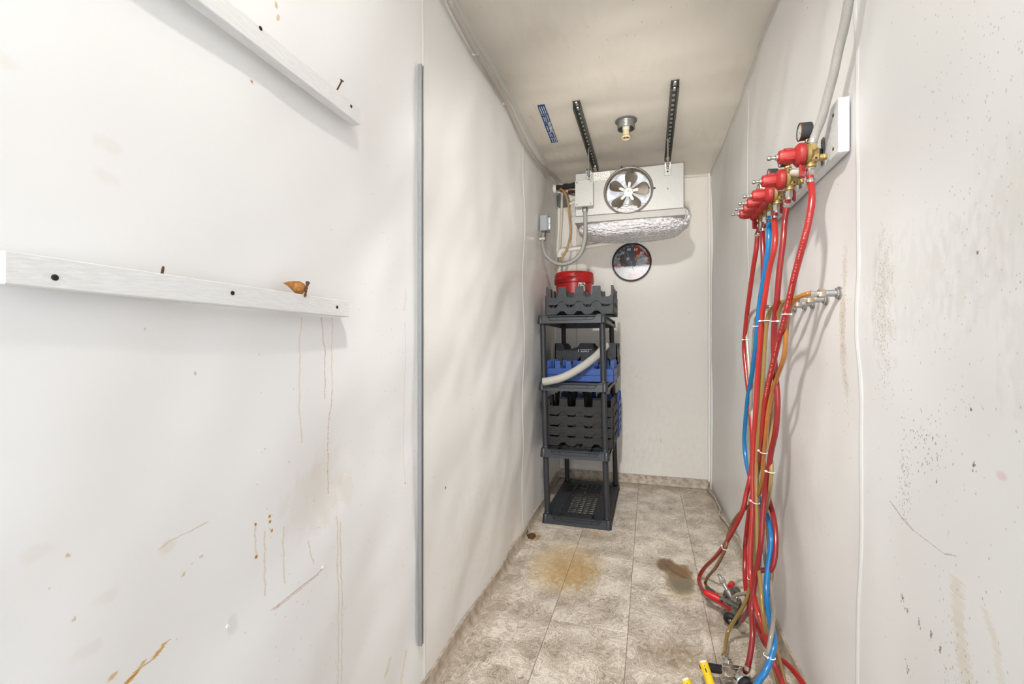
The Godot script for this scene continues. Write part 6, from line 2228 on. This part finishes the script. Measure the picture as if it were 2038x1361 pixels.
# ======================================================================= keg couplers on the floor
func coupler(label: String, at: Vector3, b: Basis, grip: Material, metal: Material, inlet := Vector3(-0.35, 0.35, 0.85)) -> Node3D:
	# own axes: y is the probe axis (outlet up), the lever lies along +x
	var t := thing("keg_coupler", label, "keg coupler", at)
	t.basis = b
	var st := new_st()
	lathe(st, [[0, 0.0], [0.020, 0.0], [0.024, 0.003], [0.024, 0.014], [0.029, 0.017], [0.029, 0.030], [0.023, 0.035], [0.0185, 0.040], [0.0185, 0.070], [0.015, 0.075], [0, 0.075]], Vector3.ZERO, Vector3.UP, 28)
	lathe(st, [[0, 0.010], [0.012, 0.010], [0.012, 0.026], [0.0145, 0.028], [0.0145, 0.036], [0, 0.036]], Vector3(0, 0.045, 0), inlet, 18)
	hexnut(st, Vector3(0, 0.045, 0) + inlet.normalized() * 0.036, Vector3(0, 0.045, 0) + inlet.normalized() * 0.052, 0.0150)
	local_obj("body", st, metal, t)
	st = new_st()
	lathe(st, [[0.011, -0.004], [0.023, -0.004], [0.0262, 0.0], [0.0262, 0.012], [0.0225, 0.012], [0.0225, 0.002], [0.011, 0.002]], Vector3.ZERO, Vector3.UP, 28)
	local_obj("seal_ring", st, M.rubber, t)
	st = new_st()
	lathe(st, [[0, -0.008], [0.006, -0.008], [0.009, -0.004], [0.009, 0.002], [0, 0.002]], Vector3.ZERO, Vector3.UP, 18)
	local_obj("probe", st, metal, t)
	st = new_st()
	lathe(st, [[0, 0.0], [0.0085, 0.0], [0.0085, 0.030], [0.0078, 0.032], [0.0078, 0.040], [0, 0.040]], Vector3(0, 0.072, 0), Vector3.UP, 18)
	hexnut(st, Vector3(0, 0.100, 0), Vector3(0, 0.118, 0), 0.0135)
	lathe(st, [[0, 0.0], [0.0075, 0.0], [0.0060, 0.010], [0.0078, 0.014], [0.0055, 0.020], [0, 0.020]], Vector3(0, 0.117, 0), Vector3.UP, 16)
	local_obj("outlet", st, M.chrome, t)
	st = new_st()
	for s in [-1.0, 1.0]:
		box(st, Vector3(0.012, 0.060, s * 0.021), Vector3(0.062, 0.016, 0.003), 0.001, Basis(Vector3(0, 0, 1), 0.15))
	box(st, Vector3(0.045, 0.066, 0), Vector3(0.012, 0.014, 0.042), 0.002)
	cyl(st, Vector3(-0.006, 0.056, -0.026), Vector3(-0.006, 0.056, 0.026), 0.0045, 12)
	var lv := local_obj("lever", st, metal, t)
	st = new_st()
	lathe(st, [[0, 0.044], [0.0115, 0.044], [0.0130, 0.048], [0.0130, 0.100], [0.0118, 0.108], [0.008, 0.113], [0, 0.114]], Vector3(0, 0.066, 0), Vector3(1, 0.12, 0), 20)
	local_obj("grip", st, grip, lv)
	return t

func aim(y: Vector3, x: Vector3) -> Basis:   # y axis along y, x axis as near x as it can be
	var yy := y.normalized()
	var xx := (x - yy * x.dot(yy)).normalized()
	return Basis(xx, yy, xx.cross(yy))

func build_couplers() -> void:
	coupler("red-gripped keg coupler lying on the floor, black seal ring toward the camera", Vector3(0.303, 0.038, -1.930), aim(Vector3(0.30, 0.42, -0.85), Vector3(-0.93, 0.1, -0.25)), M.grip_red, M.steel_dull)
	coupler("red-gripped keg coupler behind the other, its grip pointing up", Vector3(0.345, 0.036, -2.025), aim(Vector3(-0.45, 0.75, -0.35), Vector3(-0.05, 0.36, -0.95)), M.grip_red, M.steel_dull)
	coupler("chrome keg coupler with black grip at the end of the dark red hose", Vector3(0.291, 0.050, -1.545), aim(Vector3(-0.36, 0.04, -0.93), Vector3(-1.0, 0.15, 0.0)), M.rubber, M.chrome, aim(Vector3(-0.36, 0.04, -0.93), Vector3(-1.0, 0.15, 0.0)).inverse() * Vector3(0.25, 0.75, 0.55))
	var y1 := yellow_lever("yellow-gripped lever with black arrow, the taller one at the bottom edge", Vector3(0.196, 0.032, -1.475), Vector3(-0.25, 0.62, -0.42))
	var y2 := yellow_lever("yellow-gripped lever with black arrow, the lower one cut off by the picture edge", Vector3(0.152, 0.004, -1.430), Vector3(-0.30, 0.55, -0.30))
	y1.set_meta("group", "yellow coupler levers")
	y2.set_meta("group", "yellow coupler levers")

func yellow_lever(label: String, at: Vector3, dir: Vector3) -> Node3D:
	var t := thing("keg_coupler", label, "keg coupler", at)
	var dn := dir.normalized()
	var st := new_st()
	lathe(st, [[0, -0.022], [0.024, -0.022], [0.028, -0.016], [0.028, -0.002], [0.020, 0.006], [0.017, 0.012], [0, 0.014]], Vector3(0.012, -0.003, 0.012), Vector3(0.5, 0.4, 0.6), 24)
	local_obj("body", st, M.chrome, t)
	st = new_st()
	lathe(st, [[0, 0.0], [0.0105, 0.0], [0.0115, 0.003], [0.0120, 0.040], [0.0114, 0.0405], [0.0114, 0.042], [0.0124, 0.0425], [0.0126, 0.070], [0.0120, 0.0705], [0.0120, 0.072], [0.0130, 0.0725], [0.0130, 0.104], [0, 0.1045]], Vector3.ZERO, dn, 24)
	var g := local_obj("grip", st, M.grip_yellow, t)
	st = new_st()
	lathe(st, [[0, 0.104], [0.0115, 0.104], [0.0110, 0.109], [0.006, 0.110], [0, 0.1095]], Vector3.ZERO, dn, 24)
	local_obj("end_cap", st, M.pvc, t)
	# arrow mark wrapped on the grip, facing the camera
	st = new_st()
	var view := (Vector3(0, 1.1, 0) - at).normalized()
	var f := (view - dn * view.dot(dn)).normalized()
	var s := dn.cross(f)
	var w := func(u: float, v: float) -> Vector3:
		var a := u / 0.0132
		return dn * v + (f * cos(a) + s * sin(a)) * 0.0133
	for q in [[-0.0018, 0.0018, 0.078, 0.089]]:
		quad(st, w.call(q[0], q[2]), w.call(q[1], q[2]), w.call(q[1], q[3]), w.call(q[0], q[3]), f)
	tri(st, w.call(-0.0052, 0.088), w.call(0.0052, 0.088), w.call(0.0, 0.098), f, f, f)
	local_obj("arrow_mark", st, M.ink_black, g)
	return t

func build_small_things() -> void:
	# dead leaf crumb by the left wall foot
	var t := thing("debris", "dark brown withered scrap on the floor by the left wall, before the shelf", "debris", p3(-0.645, 0.002, 2.54))
	var st := new_st()
	var nz := noise(91, 40.0)
	blob(st, Vector3(0, 0.006, 0), Vector3(0.020, 0.007, 0.030), 1.0, 24, 12, func(q: Vector3) -> float: return 0.6 * nz.get_noise_3dv(q * 0.06))
	local_obj("scrap", st, M.debris_brown, t)
	st = new_st()
	tube(st, PackedVector3Array([Vector3(-0.02, 0.006, 0.01), Vector3(-0.03, 0.016, -0.005), Vector3(-0.026, 0.03, -0.015)]), 0.0022, 6)
	local_obj("stalk", st, M.slot_dark, t)
